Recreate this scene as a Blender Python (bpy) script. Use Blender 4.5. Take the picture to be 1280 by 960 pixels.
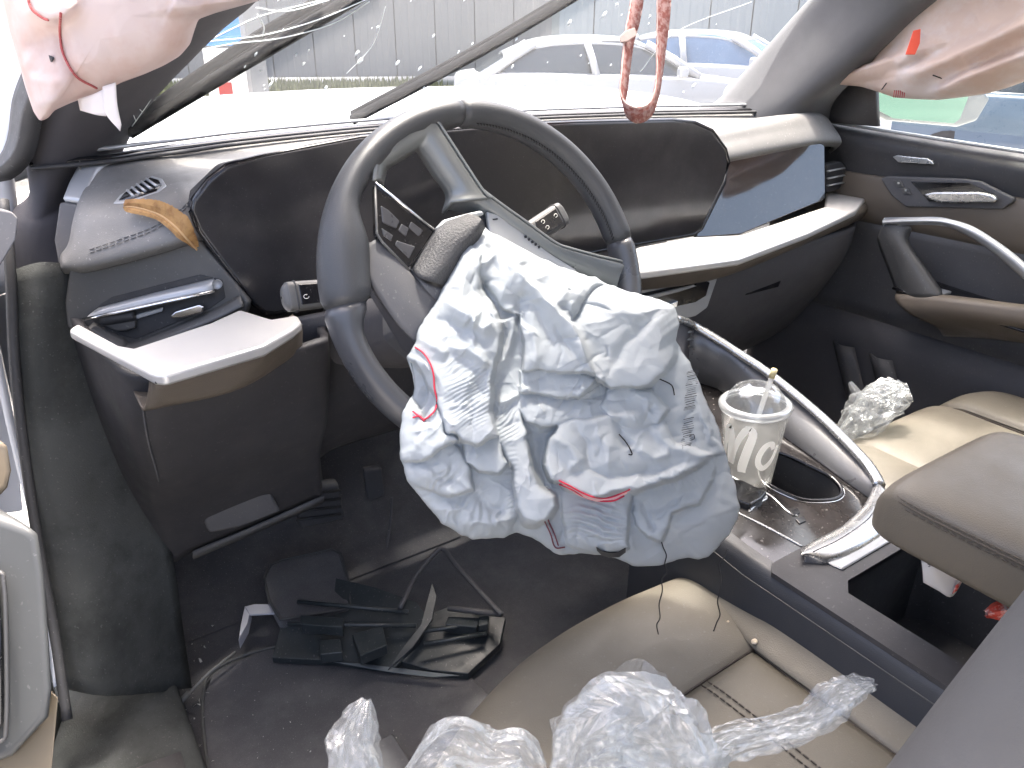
import bpy, bmesh, math, random
import numpy as np
from mathutils import Vector, Matrix
for o in list(bpy.data.objects): bpy.data.objects.remove(o)
SC = bpy.context.scene
COL = SC.collection
rng = np.random.default_rng(7)
random.seed(7)

# ---------------------------------------------------------------- camera
CAM_C = np.array([-.80, -.75, .97]); YAW, PITCH, FPX = math.radians(34), math.radians(24.6), 960.
FW = np.array([math.sin(YAW)*math.cos(PITCH), math.cos(YAW)*math.cos(PITCH), -math.sin(PITCH)])
RT = np.array([math.cos(YAW), -math.sin(YAW), 0.])
UP = np.cross(RT, FW)
cd = bpy.data.cameras.new('camera'); cam = bpy.data.objects.new('camera', cd); COL.objects.link(cam)
cam.matrix_world = Matrix(((RT[0], UP[0], -FW[0], CAM_C[0]), (RT[1], UP[1], -FW[1], CAM_C[1]), (RT[2], UP[2], -FW[2], CAM_C[2]), (0, 0, 0, 1)))
cd.sensor_width = 36; cd.lens = FPX/1280*36; cd.clip_start = .02; cd.clip_end = 500
SC.camera = cam
# ---------------------------------------------------------------- sky, sun, exposure
SUN_EL, SUN_AZ = math.radians(75), math.radians(32)      # azimuth measured from +Y (the car's nose) towards +X
w = bpy.data.worlds.new('World'); SC.world = w; w.use_nodes = True
nt = w.node_tree; bg = nt.nodes['Background']; sky = nt.nodes.new('ShaderNodeTexSky')
sky.sky_type = 'NISHITA'; sky.sun_disc = False; sky.sun_elevation = SUN_EL; sky.sun_rotation = SUN_AZ
sky.dust_density = 8.0; sky.air_density = .7; sky.ozone_density = .6
nt.links.new(sky.outputs[0], bg.inputs[0]); bg.inputs[1].default_value = .15
sl = bpy.data.lights.new('sun', 'SUN'); sl.energy = 1.1; sl.angle = math.radians(4); sl.color = (1, .95, .88)
sun = bpy.data.objects.new('sun', sl); COL.objects.link(sun)
sdir = Vector((math.sin(SUN_AZ)*math.cos(SUN_EL), math.cos(SUN_AZ)*math.cos(SUN_EL), math.sin(SUN_EL)))
sun.rotation_euler = (-sdir).to_track_quat('-Z', 'Y').to_euler(); sun.location = (3, 6, 12)
SC.view_settings.view_transform = 'Standard'; SC.view_settings.look = 'None'; SC.view_settings.gamma = 1
SC.view_settings.exposure = 2.7
SC.view_settings.use_curve_mapping = False
SC.render.engine = 'CYCLES'; cy = SC.cycles
cy.max_bounces = 10; cy.diffuse_bounces = 5; cy.glossy_bounces = 4; cy.transmission_bounces = 6; cy.transparent_max_bounces = 24
cy.use_denoising = True; cy.sample_clamp_indirect = 6; cy.caustics_reflective = False; cy.caustics_refractive = False

# ---------------------------------------------------------------- helpers
def V3(*a): return np.array(a, float)
def ray(px, py): return FW*FPX+RT*(px-640)-UP*(py-480)
def A(px, py, ax, v):
    """point of the place seen at photo pixel (px,py) on the plane ax = v ('d' is metres along the view axis)"""
    d = ray(px, py)
    if ax == 'd': return CAM_C+d/FPX*v
    i = 'xyz'.index(ax); return CAM_C+d*((v-CAM_C[i])/d[i])
def onplane(px, py, p0, n):
    d = ray(px, py); return CAM_C+d*(np.dot(np.asarray(p0)-CAM_C, n)/np.dot(d, n))
def AL(pts, ax, v): return [A(x, y, ax, v) for x, y in pts]
def cr(P, n, closed=False):
    P = np.asarray(P, float); m = len(P)
    if closed: Q = np.vstack([P[-1:], P, P[:2]]); segs = m
    else: Q = np.vstack([2*P[:1]-P[1:2], P, 2*P[-1:]-P[-2:-1]]); segs = m-1
    t = np.linspace(0, segs, n, endpoint=not closed); i = np.minimum(t.astype(int), segs-1); u = (t-i)[:, None]
    p0, p1, p2, p3 = Q[i], Q[i+1], Q[i+2], Q[i+3]
    return .5*((2*p1)+(-p0+p2)*u+(2*p0-5*p1+4*p2-p3)*u*u+(-p0+3*p1-3*p2+p3)*u**3)
def patch(C, nu, nv, cu=False, cv=False):
    C = np.asarray(C, float)
    a = np.stack([cr(C[:, j], nu, cu) for j in range(C.shape[1])], 1)
    return np.stack([cr(a[i], nv, cv) for i in range(nu)], 0)
def gf(nu, nv, cu=False, cv=False):
    f = []
    for i in range(nu if cu else nu-1):
        for j in range(nv if cv else nv-1):
            a, b = i, (i+1) % nu; c, d = j, (j+1) % nv
            f.append((a*nv+c, b*nv+c, b*nv+d, a*nv+d))
    return f
def tag(o, label=None, cat=None, group=None, kind=None):
    if label: o['label'] = label
    if cat: o['category'] = cat
    if group: o['group'] = group
    if kind: o['kind'] = kind
    return o
def attach(o, p):
    if p is not None:
        o.parent = p
        if p.type == 'EMPTY': o.matrix_parent_inverse = Matrix.Translation(-Vector(p['base']))
def thing(name, label, cat, loc, group=None):
    o = bpy.data.objects.new(name, None); COL.objects.link(o); o.location = Vector(loc); o['base'] = [float(x) for x in loc]
    o.empty_display_size = .05
    return tag(o, label, cat, group)
def obj(name, v, f, m, parent=None, smooth=True, bevel=0, seg=2, sub=0, solid=0, soff=0, recalc=True, kind=None):
    me = bpy.data.meshes.new(name); me.from_pydata([tuple(map(float, p)) for p in v], [], [tuple(map(int, q)) for q in f])
    if recalc:
        bm = bmesh.new(); bm.from_mesh(me); bmesh.ops.remove_doubles(bm, verts=bm.verts, dist=1e-6)
        bmesh.ops.recalc_face_normals(bm, faces=bm.faces); bm.to_mesh(me); bm.free()
    me.materials.append(m)
    if smooth: me.polygons.foreach_set('use_smooth', [True]*len(me.polygons))
    o = bpy.data.objects.new(name, me); COL.objects.link(o); attach(o, parent)
    if solid: s = o.modifiers.new('solid', 'SOLIDIFY'); s.thickness = solid; s.offset = soff
    if bevel:
        b = o.modifiers.new('bevel', 'BEVEL'); b.width = bevel; b.segments = seg; b.limit_method = 'ANGLE'; b.angle_limit = math.radians(28); b.harden_normals = True
    if sub: s = o.modifiers.new('sub', 'SUBSURF'); s.levels = sub; s.render_levels = sub
    if kind: o['kind'] = kind
    return o
def prism(name, poly, vec, m, parent=None, bevel=.003, seg=2, smooth=True, **k):
    n = len(poly); poly = [np.asarray(p, float) for p in poly]
    v = poly+[p+np.asarray(vec) for p in poly]
    f = [tuple(range(n)), tuple(range(2*n-1, n-1, -1))]+[(i, (i+1) % n, n+(i+1) % n, n+i) for i in range(n)]
    return obj(name, v, f, m, parent, smooth, bevel, seg, **k)
def surf(name, C, nu, nv, m, parent=None, cu=False, cv=False, solid=0, soff=-1, bevel=0, lin=False, **k):
    C = np.asarray(C, float)
    G = C if lin else patch(C, nu, nv, cu, cv)
    return obj(name, G.reshape(-1, 3), gf(G.shape[0], G.shape[1], cu, cv), m, parent, solid=solid, soff=soff, bevel=bevel, **k)
def tubev(P, r, n=8, closed=False, flat=1., nrm=None):
    P = np.asarray(P, float); L = len(P); r = np.broadcast_to(np.asarray(r, float), (L,))
    T = np.gradient(P, axis=0) if not closed else np.roll(P, -1, 0)-np.roll(P, 1, 0)
    T /= np.linalg.norm(T, axis=1)[:, None]+1e-12
    ref = np.array([0, 0, 1.]) if nrm is None else np.asarray(nrm, float)
    if nrm is None and abs(T[:, 2]).mean() > .8: ref = np.array([1., 0, 0])
    N = ref-T*(T@ref)[:, None]; N /= np.linalg.norm(N, axis=1)[:, None]+1e-12
    B = np.cross(T, N); a = np.linspace(0, 2*math.pi, n, endpoint=False)
    return P[:, None]+r[:, None, None]*(flat*np.cos(a)[None, :, None]*N[:, None]+np.sin(a)[None, :, None]*B[:, None])
def tube(name, P, r, m, parent=None, n=8, closed=False, flat=1., nrm=None, **k):
    G = tubev(P, r, n, closed, flat, nrm); L = len(G); v = list(G.reshape(-1, 3)); f = gf(L, n, closed, True)
    if not closed:
        f += [tuple(range(n)), tuple((L-1)*n+j for j in range(n-1, -1, -1))]
    return obj(name, v, f, m, parent, **k)
def tubes(name, lines, r, m, parent=None, n=5, **k):
    v, f = [], []
    for P in lines:
        P = np.asarray(P, float); G = tubev(P, r, n); b = len(v); v += list(G.reshape(-1, 3))
        f += [tuple(b+i for i in q) for q in gf(len(P), n, False, True)]
    return obj(name, v, f, m, parent, recalc=False, **k)
def boxv(c, s, ax=None):
    ax = np.eye(3) if ax is None else np.asarray(ax, float); c = np.asarray(c, float)
    v = [c+(sx*s[0]*ax[0]+sy*s[1]*ax[1]+sz*s[2]*ax[2])/2 for sx in (-1, 1) for sy in (-1, 1) for sz in (-1, 1)]
    return v, [(0, 1, 3, 2), (4, 6, 7, 5), (0, 4, 5, 1), (2, 3, 7, 6), (0, 2, 6, 4), (1, 5, 7, 3)]
def box(name, c, s, m, parent=None, ax=None, bevel=.003, **k):
    v, f = boxv(c, s, ax); return obj(name, v, f, m, parent, bevel=bevel, **k)
def lathe(name, prof, c, m, parent=None, n=48, ax=None, ang=None, **k):
    ax = np.eye(3) if ax is None else np.asarray(ax, float); a = np.linspace(0, 2*math.pi, n, endpoint=False)
    v = [np.asarray(c)+r*math.cos(t)*ax[0]+r*math.sin(t)*ax[1]+z*ax[2] for r, z in prof for t in a]
    return obj(name, v, gf(len(prof), n, False, True), m, parent, **k)
def ribbon(name, P, wdir, w, m, parent=None, solid=0, **k):
    P = np.asarray(P, float); w = np.broadcast_to(np.asarray(w, float), (len(P),)); wd = np.asarray(wdir, float)
    wd = np.broadcast_to(wd, P.shape)
    G = np.stack([P-wd*w[:, None]/2, P+wd*w[:, None]/2], 1)
    return obj(name, G.reshape(-1, 3), gf(len(P), 2), m, parent, solid=solid, **k)

# faceted crease noise: piecewise-linear heights on a warped triangle lattice
_T = rng.random((256, 256))*2-1
def vnoise(x, y, k=0):
    xi, yi = np.floor(x).astype(int), np.floor(y).astype(int); fx, fy = x-xi, y-yi
    fx, fy = fx*fx*(3-2*fx), fy*fy*(3-2*fy); g = lambda a, b: _T[(a+37*k) % 256, (b+91*k) % 256]
    return (g(xi, yi)*(1-fx)+g(xi+1, yi)*fx)*(1-fy)+(g(xi, yi+1)*(1-fx)+g(xi+1, yi+1)*fx)*fy
def facet(x, y, k=0, warp=.45):
    X = x+warp*vnoise(x*.9+5.3, y*.9, k+3); Y = y+warp*vnoise(x*.9, y*.9+9.1, k+5)
    u = X-Y*.57735; v = Y*1.1547; ui, vi = np.floor(u).astype(int), np.floor(v).astype(int); fu, fv = u-ui, v-vi
    g = lambda a, b: _T[(a+53*k) % 256, (b+17*k+11) % 256]
    lo = g(ui, vi)*(1-fu-fv)+g(ui+1, vi)*fu+g(ui, vi+1)*fv
    hi = g(ui+1, vi+1)*(fu+fv-1)+g(ui+1, vi)*(1-fv)+g(ui, vi+1)*(1-fu)
    return np.where(fu+fv < 1, lo, hi)
def pldist(px, py, L):
    """signed distance (positive on the right-hand side in the picture) and position along a traced line"""
    L = np.asarray(L, float); best = np.full(px.shape, 1e9); sg = np.ones(px.shape); tt = np.zeros(px.shape); acc = 0
    tot = np.sqrt(((L[1:]-L[:-1])**2).sum(1)).sum()
    for a, b in zip(L[:-1], L[1:]):
        d = b-a; l = math.hypot(*d); t = np.clip(((px-a[0])*d[0]+(py-a[1])*d[1])/(l*l), 0, 1)
        qx, qy = px-a[0]-t*d[0], py-a[1]-t*d[1]; D = np.hypot(qx, qy); m = D < best
        best = np.where(m, D, best); sg = np.where(m, np.where(d[0]*qy-d[1]*qx >= 0, 1, -1), sg); tt = np.where(m, (acc+t*l)/tot, tt); acc += l
    return best*sg, tt
def sst(a, b, x):
    t = np.clip((x-a)/(b-a), 0, 1); return t*t*(3-2*t)

# ---------------------------------------------------------------- materials
MATS = {}
def M(name, col, rough=.5, metal=0., var=.12, vs=6., bump=0., bs=300., btype='noise', dust=0., dcol=(.45, .44, .42), ds=260., coat=0., spec=.5,
      sheen=0., trans=0., alpha=1., rvar=.1, col2=None, c2s=2., c2t=.5, emis=None):
    m = bpy.data.materials.new(name); m.use_nodes = True; N = m.node_tree.nodes; Lk = m.node_tree.links; b = N['Principled BSDF']
    tc = N.new('ShaderNodeTexCoord'); co = tc.outputs['Object']
    def noise(s, det=4, r=.6):
        n = N.new('ShaderNodeTexNoise'); n.inputs['Scale'].default_value = s; n.inputs['Detail'].default_value = det; n.inputs['Roughness'].default_value = r
        Lk.new(co, n.inputs['Vector']); return n.outputs[0]
    def mix(f, a, bb):
        x = N.new('ShaderNodeMix'); x.data_type = 'RGBA'
        if hasattr(f, 'links'): Lk.new(f, x.inputs[0])
        else: x.inputs[0].default_value = f
        for s, q in ((6, a), (7, bb)):
            if hasattr(q, 'links'): Lk.new(q, x.inputs[s])
            else: x.inputs[s].default_value = (*q, 1)
        return x.outputs[2]
    def rng_(f, a, bb, c, d):
        r = N.new('ShaderNodeMapRange'); Lk.new(f, r.inputs[0])
        for i, q in enumerate((a, bb, c, d)): r.inputs[i+1].default_value = q
        return r.outputs[0]
    lo = tuple(max(0, c*(1-var)) for c in col); hi = tuple(min(1, c*(1+var)) for c in col)
    c = mix(noise(vs), lo, hi)
    if col2 is not None: c = mix(rng_(noise(c2s, 6, .65), c2t-.06, c2t+.08, 0, 1), c, col2)
    if dust > 0:
        c = mix(rng_(noise(ds, 2, .5), .66, .74, 0, dust), c, dcol)
        c = mix(rng_(noise(9, 6, .7), .45, .8, 0, dust*.35), c, dcol)
    Lk.new(c, b.inputs['Base Color'])
    Lk.new(rng_(noise(vs*3+7), .3, .7, max(0.02, rough-rvar), min(1, rough+rvar)), b.inputs['Roughness'])
    b.inputs['Metallic'].default_value = metal; b.inputs['Specular IOR Level'].default_value = spec
    b.inputs['Coat Weight'].default_value = coat; b.inputs['Coat Roughness'].default_value = .06
    b.inputs['Sheen Weight'].default_value = sheen
    if trans: b.inputs['Transmission Weight'].default_value = trans
    if alpha < 1: b.inputs['Alpha'].default_value = alpha
    if bump > 0:
        if btype == 'vor':
            n = N.new('ShaderNodeTexVoronoi'); n.inputs['Scale'].default_value = bs; Lk.new(co, n.inputs['Vector']); h = n.outputs[0]
        else: h = noise(bs, 4, .65)
        bp = N.new('ShaderNodeBump'); bp.inputs['Strength'].default_value = bump; bp.inputs['Distance'].default_value = .002; Lk.new(h, bp.inputs['Height'])
        Lk.new(bp.outputs[0], b.inputs['Normal'])
    MATS[name] = m; return m
def film(name, tint=(.93, .95, .97), gloss=.25, milky=.12, rough=.12, edge=.35, bump=0., bs=40., dcol=(.85, .87, .88)):
    """thin clear sheet: see-through, a little milky, shinier at grazing angles"""
    m = bpy.data.materials.new(name); m.use_nodes = True; N = m.node_tree.nodes; Lk = m.node_tree.links; N.remove(N['Principled BSDF'])
    out = N['Material Output']; t = N.new('ShaderNodeBsdfTransparent'); t.inputs[0].default_value = (*tint, 1)
    g = N.new('ShaderNodeBsdfGlossy'); g.inputs['Roughness'].default_value = rough; g.inputs['Color'].default_value = (1, 1, 1, 1)
    d = N.new('ShaderNodeBsdfDiffuse'); d.inputs[0].default_value = (*dcol, 1); tl = N.new('ShaderNodeBsdfTranslucent'); tl.inputs[0].default_value = (*dcol, 1)
    md = N.new('ShaderNodeMixShader'); md.inputs[0].default_value = .5; Lk.new(d.outputs[0], md.inputs[1]); Lk.new(tl.outputs[0], md.inputs[2])
    m1 = N.new('ShaderNodeMixShader'); m1.inputs[0].default_value = milky; Lk.new(t.outputs[0], m1.inputs[1]); Lk.new(md.outputs[0], m1.inputs[2])
    lw = N.new('ShaderNodeLayerWeight'); lw.inputs[0].default_value = edge
    mm = N.new('ShaderNodeMapRange'); Lk.new(lw.outputs['Facing'], mm.inputs[0]); mm.inputs[3].default_value = gloss*.25; mm.inputs[4].default_value = gloss*2.2
    m2 = N.new('ShaderNodeMixShader'); Lk.new(mm.outputs[0], m2.inputs[0]); Lk.new(m1.outputs[0], m2.inputs[1]); Lk.new(g.outputs[0], m2.inputs[2])
    if bump:
        tc = N.new('ShaderNodeTexCoord'); n = N.new('ShaderNodeTexNoise'); n.inputs['Scale'].default_value = bs; n.inputs['Detail'].default_value = 5; Lk.new(tc.outputs['Object'], n.inputs['Vector'])
        bp = N.new('ShaderNodeBump'); bp.inputs['Strength'].default_value = bump; bp.inputs['Distance'].default_value = .004; Lk.new(n.outputs[0], bp.inputs['Height'])
        for s in (g, d): Lk.new(bp.outputs[0], s.inputs['Normal'])
    Lk.new(m2.outputs[0], out.inputs[0]); MATS[name] = m; return m
def fabric(name, col, transl=.3, rough=.75, col2=None, c2s=4., c2t=.55, bump=.15, bs=900.):
    """woven cloth that lets part of the light through"""
    m = M(name, col, rough, var=.05, vs=14, bump=bump, bs=bs, col2=col2, c2s=c2s, c2t=c2t, spec=.25); N = m.node_tree.nodes; Lk = m.node_tree.links
    b = N['Principled BSDF']; t = N.new('ShaderNodeBsdfTranslucent'); x = N.new('ShaderNodeMixShader'); x.inputs[0].default_value = transl
    Lk.new(b.inputs['Base Color'].links[0].from_socket, t.inputs[0]); Lk.new(b.outputs[0], x.inputs[1]); Lk.new(t.outputs[0], x.inputs[2]); Lk.new(x.outputs[0], N['Material Output'].inputs[0])
    return m

black = M('black_plastic', (.095, .092, .097), .68, spec=.35, bump=.12, bs=900, btype='vor', dust=.12, vs=5, var=.25)
black2 = M('charcoal_plastic', (.090, .089, .093), .6, bump=.1, bs=700, dust=.2, vs=4, var=.25)
dashm = M('dash_skin', (.165, .163, .158), .5, bump=.22, bs=1100, btype='vor', dust=.45, vs=5, var=.2)
gloss = M('gloss_black', (.006, .006, .008), .1, spec=.6, dust=.16, ds=420, rvar=.04, vs=8)
screen = M('screen_glass', (.030, .029, .031), .18, spec=.55, dust=.30, ds=520, dcol=(.2, .2, .2), rvar=.06, vs=3)
carpet = M('carpet', (.088, .086, .090), .95, bump=.6, bs=1400, dust=.55, ds=500, vs=5, var=.35, spec=.1, sheen=.3)
carpet2 = M('carpet_lining', (.075, .079, .076), .9, bump=.5, bs=500, dust=.13, ds=300, vs=4, var=.4, spec=.15, col2=(.045, .048, .046), c2s=6, c2t=.5)
taupe = M('taupe_leather', (.135, .112, .088), .48, bump=.15, bs=900, btype='vor', vs=6, var=.1)
seatm = M('seat_leather', (.145, .130, .102), .54, bump=.14, bs=800, btype='vor', vs=5, var=.09, dust=.1)
silver = M('satin_silver', (.62, .62, .61), .27, metal=.9, vs=10, var=.03, rvar=.03)
silvp = M('silver_paint', (.44, .45, .46), .38, metal=.35, bump=.04, bs=900, dust=.15, vs=8, var=.08)
chrome = M('chrome', (.8, .8, .8), .12, metal=1., vs=10, var=.03, rvar=.01)
rimleather = M('rim_leather', (.05, .052, .056), .40, bump=.18, bs=1300, btype='vor', vs=7, var=.2, spec=.45)
rimsmooth = M('rim_smooth', (.05, .052, .058), .33, bump=.04, bs=700, vs=6, var=.12, spec=.55)
hubgrain = M('hub_grain', (.05, .05, .052), .5, bump=.8, bs=420, btype='noise', vs=9, var=.2)
thread = M('dark_thread', (.015, .014, .014), .8)
redthread = M('red_thread', (.55, .03, .06), .8)
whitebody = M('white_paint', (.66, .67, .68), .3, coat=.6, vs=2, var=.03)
bodyshade = M('white_paint_shaded', (.52, .54, .58), .4, coat=.3, vs=3, var=.05)  # white body paint again, with its bluish shade put into the colour
rubber = M('rubber', (.040, .040, .042), .6, bump=.1, bs=500, vs=10, dust=.15)
ink = M('black_ink', (.03, .03, .035), .7)
printw = fabric('white_print', (.95, .94, .91), .5, .45, bump=0)
# ================================================================ the yard outside
conc = M('pale_concrete', (.46, .45, .42), .9, var=.12, vs=.6, bump=.2, bs=8, col2=(.40, .39, .37), c2s=.3)
grassm = M('grass_ground', (.11, .12, .05), .95, var=.35, vs=3, bump=.5, bs=20)
obj('ground', [(-90, -60, -.45), (110, -60, -.45), (110, 110, -.45), (-90, 110, -.45)], [(0, 1, 2, 3)], conc, kind='structure')
def yard(px, D): # ground point D metres out in the direction of photo column px
    d = ray(px, 40); d = d[:2]/np.linalg.norm(d[:2]); return V3(CAM_C[0]+d[0]*D, CAM_C[1]+d[1]*D, -.45)
# grass strip in front of the wall
a, b = yard(150, 21.5), yard(560, 21.5); u = (b-a)/np.linalg.norm(b-a); nrm = V3(-u[1], u[0], 0)
n = 2600; gx = rng.random(n)*np.linalg.norm(b-a); gy = rng.random(n)*4.2; hh = .12+.22*rng.random(n)
vv, ff = [], []
for i in range(n):
    p = a+u*gx[i]+nrm*gy[i]; t = rng.random()*6.28; s = V3(math.cos(t), math.sin(t), 0)*.05; k = len(vv)
    vv += [p-s, p+s, p+V3(*(rng.random(2)*.16-.08), hh[i])]; ff.append((k, k+1, k+2))
g = obj('grass', vv, ff, grassm, smooth=False, recalc=False, kind='stuff'); tag(g, 'strip of sunlit grass along the foot of the grey wall', 'grass')
gs = [a-u*2-nrm*.3, b+u*2-nrm*.3, b+u*2+nrm*4.6, a-u*2+nrm*4.6]
obj('verge', [p+V3(0, 0, .006) for p in gs], [(0, 1, 2, 3)], grassm, kind='structure')
# grey metal-clad warehouse wall, panel by panel
cladm = M('grey_cladding', (.16, .165, .165), .55, metal=.1, var=.08, vs=.7, bump=.1, bs=14)
cladb = M('blue_grey_cladding', (.17, .20, .215), .55, metal=.1, var=.08, vs=.7)
def warehouse(pxa, pxb, D0, D1, H, m, npan, label):
    A0, A1 = yard(pxa, D0), yard(pxb, D1); t = thing('warehouse', label, 'building', (A0+A1)/2)
    u = (A1-A0)/np.linalg.norm(A1-A0); L = np.linalg.norm(A1-A0); nr = V3(u[1], -u[0], 0); nr = nr if np.dot(nr[:2], (CAM_C-A0)[:2]) > 0 else -nr
    w_ = L/npan
    box('backing_wall', (A0+A1)/2+V3(0, 0, H/2)-nr*.12, (L+.5, .1, H), m, t, ax=(u, nr, (0, 0, 1)), bevel=0)
    for i in range(npan):
        prof = []
        for k in range(6):
            x0 = w_*(i+k/6)+.004; d = .05 if k % 2 == 0 else .042
            prof += [(x0, d), (x0+w_/6-.03, d)]
        prof.append((w_*(i+1)-.02, .05))
        v = [A0+u*x+nr*d+V3(0, 0, z) for z in (.25, H) for x, d in prof]; nn = len(prof)
        obj('wall_panel', v, gf(2, nn), m, t, smooth=False)
    box('plinth', (A0+A1)/2+V3(0, 0, .12)-nr*.1, (L, .3, .26), conc, t, ax=(u, nr, (0, 0, 1)), bevel=0)
    box('eaves', (A0+A1)/2+V3(0, 0, H+.1)-nr*.05, (L, .35, .22), m, t, ax=(u, nr, (0, 0, 1)), bevel=0)
    return t, A0, u, nr
warehouse(-60, 690, 26.5, 25, 7.5, cladm, 14, 'long grey metal-clad building beyond the parked white car')
warehouse(700, 1180, 19, 17, 6.5, cladb, 9, 'blue-grey metal-clad building behind the passenger-side windscreen pillar')

# parked cars
whitecar = M('white_car_paint', (.30, .31, .325), .35, coat=.4, vs=2, var=.05)
glassdark = M('car_glass', (.03, .036, .038), .1, spec=.8, vs=4)
bluepaint = M('blue_paint', (.05, .16, .42), .3, coat=.6, vs=3)
tyrem = M('tyre', (.02, .02, .02), .8)
lampm = M('lamp_lens', (.7, .7, .7), .15, vs=9)
def parked_car(label, px, D, head, paint, S=1., glasscol=None, hood=None):
    c = yard(px, D); t = thing('parked_car', label, 'car', c, 'cars parked in the yard'); h = math.radians(head); ux = V3(math.cos(h), math.sin(h), 0); uy = V3(-math.sin(h), math.cos(h), 0)
    P = lambda x, y, z: c+(ux*x+uy*y+V3(0, 0, z))*S
    st = [(-2.2, .45, .80, .62), (-2.12, .35, .98, .80), (-1.5, .3, 1.02, .88), (-.6, .28, 1.0, .9), (.4, .28, .98, .9), (1.1, .28, .95, .88), (1.8, .3, .86, .82), (2.15, .38, .72, .7), (2.25, .45, .6, .55)]
    C = []
    for x, z0, z1, wd in st:
        C.append([P(x, y*wd, z) for y, z in ((-.85, z0), (-1, z0+.12), (-1.0, (z0+z1)/2), (-.97, z1-.08), (-.86, z1), (0, z1+.03), (.86, z1), (.97, z1-.08), (1, (z0+z1)/2), (1, z0+.12), (.85, z0))])
    body = surf('body', C, 40, 31, paint, t)
    g = [(-1.95, .98, .70), (-1.2, 1.34, .62), (-.5, 1.40, .61), (.2, 1.37, .61), (1.1, .95, .72)]
    C = [[P(x, y*wd, z) for y, z in ((-1.12, .93), (-1, z-.03), (-.7, z+.02), (0, z+.04), (.7, z+.02), (1, z-.03), (1.12, .93))] for x, z, wd in g]
    surf('greenhouse', C, 24, 19, glasscol or glassdark, t)
    r = [(-1.55, 1.23, .62), (-1.1, 1.39, .61), (-.5, 1.435, .6), (.15, 1.40, .6), (.45, 1.29, .62)]
    C = [[P(x, y*wd, z) for y, z in ((-1.03, z0-.1), (-.9, z0), (0, z0+.035), (.9, z0), (1.03, z0-.1))] for x, z0, wd in r for z in [0]] if False else \
        [[P(x, yy*wd, z0+dz) for yy, dz in ((-1.04, -.07), (-.85, 0), (0, .035), (.85, 0), (1.04, -.07))] for x, z0, wd in r]
    surf('roof', C, 20, 15, paint, t, solid=.03)
    for s in (-1, 1):
        for x0, x1 in ((-.35, -.47), (1.0, .3), (-1.8, -1.15)):
            tube('window_pillar', [P(x0, s*.80, .96), P((x0+x1)/2, s*.73, 1.18), P(x1, s*.645, 1.36)], .05*S, paint, t, n=6)
        mr = C and obj('door_mirror', *boxv(P(.72, s*.98, 1.03), (.12*S, .2*S, .14*S), (ux, uy, V3(0, 0, 1))), paint, t, bevel=.04*S)
        for x in (-1.35, 1.4):
            prof = [(.0, -.1), (.2, -.1), (.32, -.09), (.33, 0), (.32, .09), (.2, .1), (0, .1)]
            wh = lathe('wheel', [(r_*S, z_*S) for r_, z_ in prof], P(x, s*.80, .33), tyrem, t, n=24, ax=(ux, V3(0, 0, 1), uy))
            lathe('hub_cap', [(0, .12*S), (.17*S, .12*S), (.21*S, .1*S)] if s > 0 else [(0, -.12*S), (.17*S, -.12*S), (.21*S, -.1*S)], P(x, s*.80, .33), silver, wh, n=20, ax=(ux, V3(0, 0, 1), uy))
        obj('headlight', *boxv(P(2.08, s*.55, .68), (.2*S, .34*S, .12*S), (ux, uy, V3(0, 0, 1))), lampm, t, bevel=.04*S)
    return t
parked_car('white parked saloon seen through the middle of the windscreen', 768, 11.0, -30, whitecar, .95)
parked_car('white parked car with reflected sky coloured into its glass, behind the saloon', 905, 13.5, -62, whitecar, 1.0, glasscol=M('sky_reflection_glass', (.09, .15, .24), .2))  # blue of the reflected sky is put into the glass colour
parked_car('blue-grey parked car seen through the passenger side window', 1400, 9.5, -60, M('blue_grey_paint', (.07, .10, .14), .35, coat=.5), .9)
parked_car('silver parked car seen over the passenger door mirror', 1190, 9.5, -55, silvp, .95)
# blue and white kiosk with its post, past the driver's pillar
c0 = yard(276, 13.5); t = thing('kiosk', 'small blue and white kiosk past the driver-side windscreen pillar', 'kiosk', c0)
kb = M('kiosk_blue', (.05, .22, .55), .5); kr = M('kiosk_red', (.4, .06, .05), .5)
box('lower_panel', c0+V3(0, 0, .6), (.5, .5, 1.2), printw, t, bevel=.01); box('upper_panel', c0+V3(0, 0, 1.5), (.55, .55, .52), kb, t, bevel=.01)
box('red_sign', c0+V3(-.12, -.26, .58), (.2, .04, .3), kr, t, bevel=.005); box('roof', c0+V3(0, 0, 1.80), (.7, .7, .06), kb, t, bevel=.01)
c1 = yard(314, 12.6); t = thing('post', 'grey square steel post standing beside the blue kiosk', 'post', c1)
box('shaft', c1+V3(0, 0, 1.3), (.24, .24, 2.6), cladm, t, bevel=.01); box('base_plate', c1+V3(0, 0, .02), (.4, .4, .04), cladm, t, bevel=.005); box('cap', c1+V3(0, 0, 2.63), (.3, .3, .06), cladm, t, bevel=.005)

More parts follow.
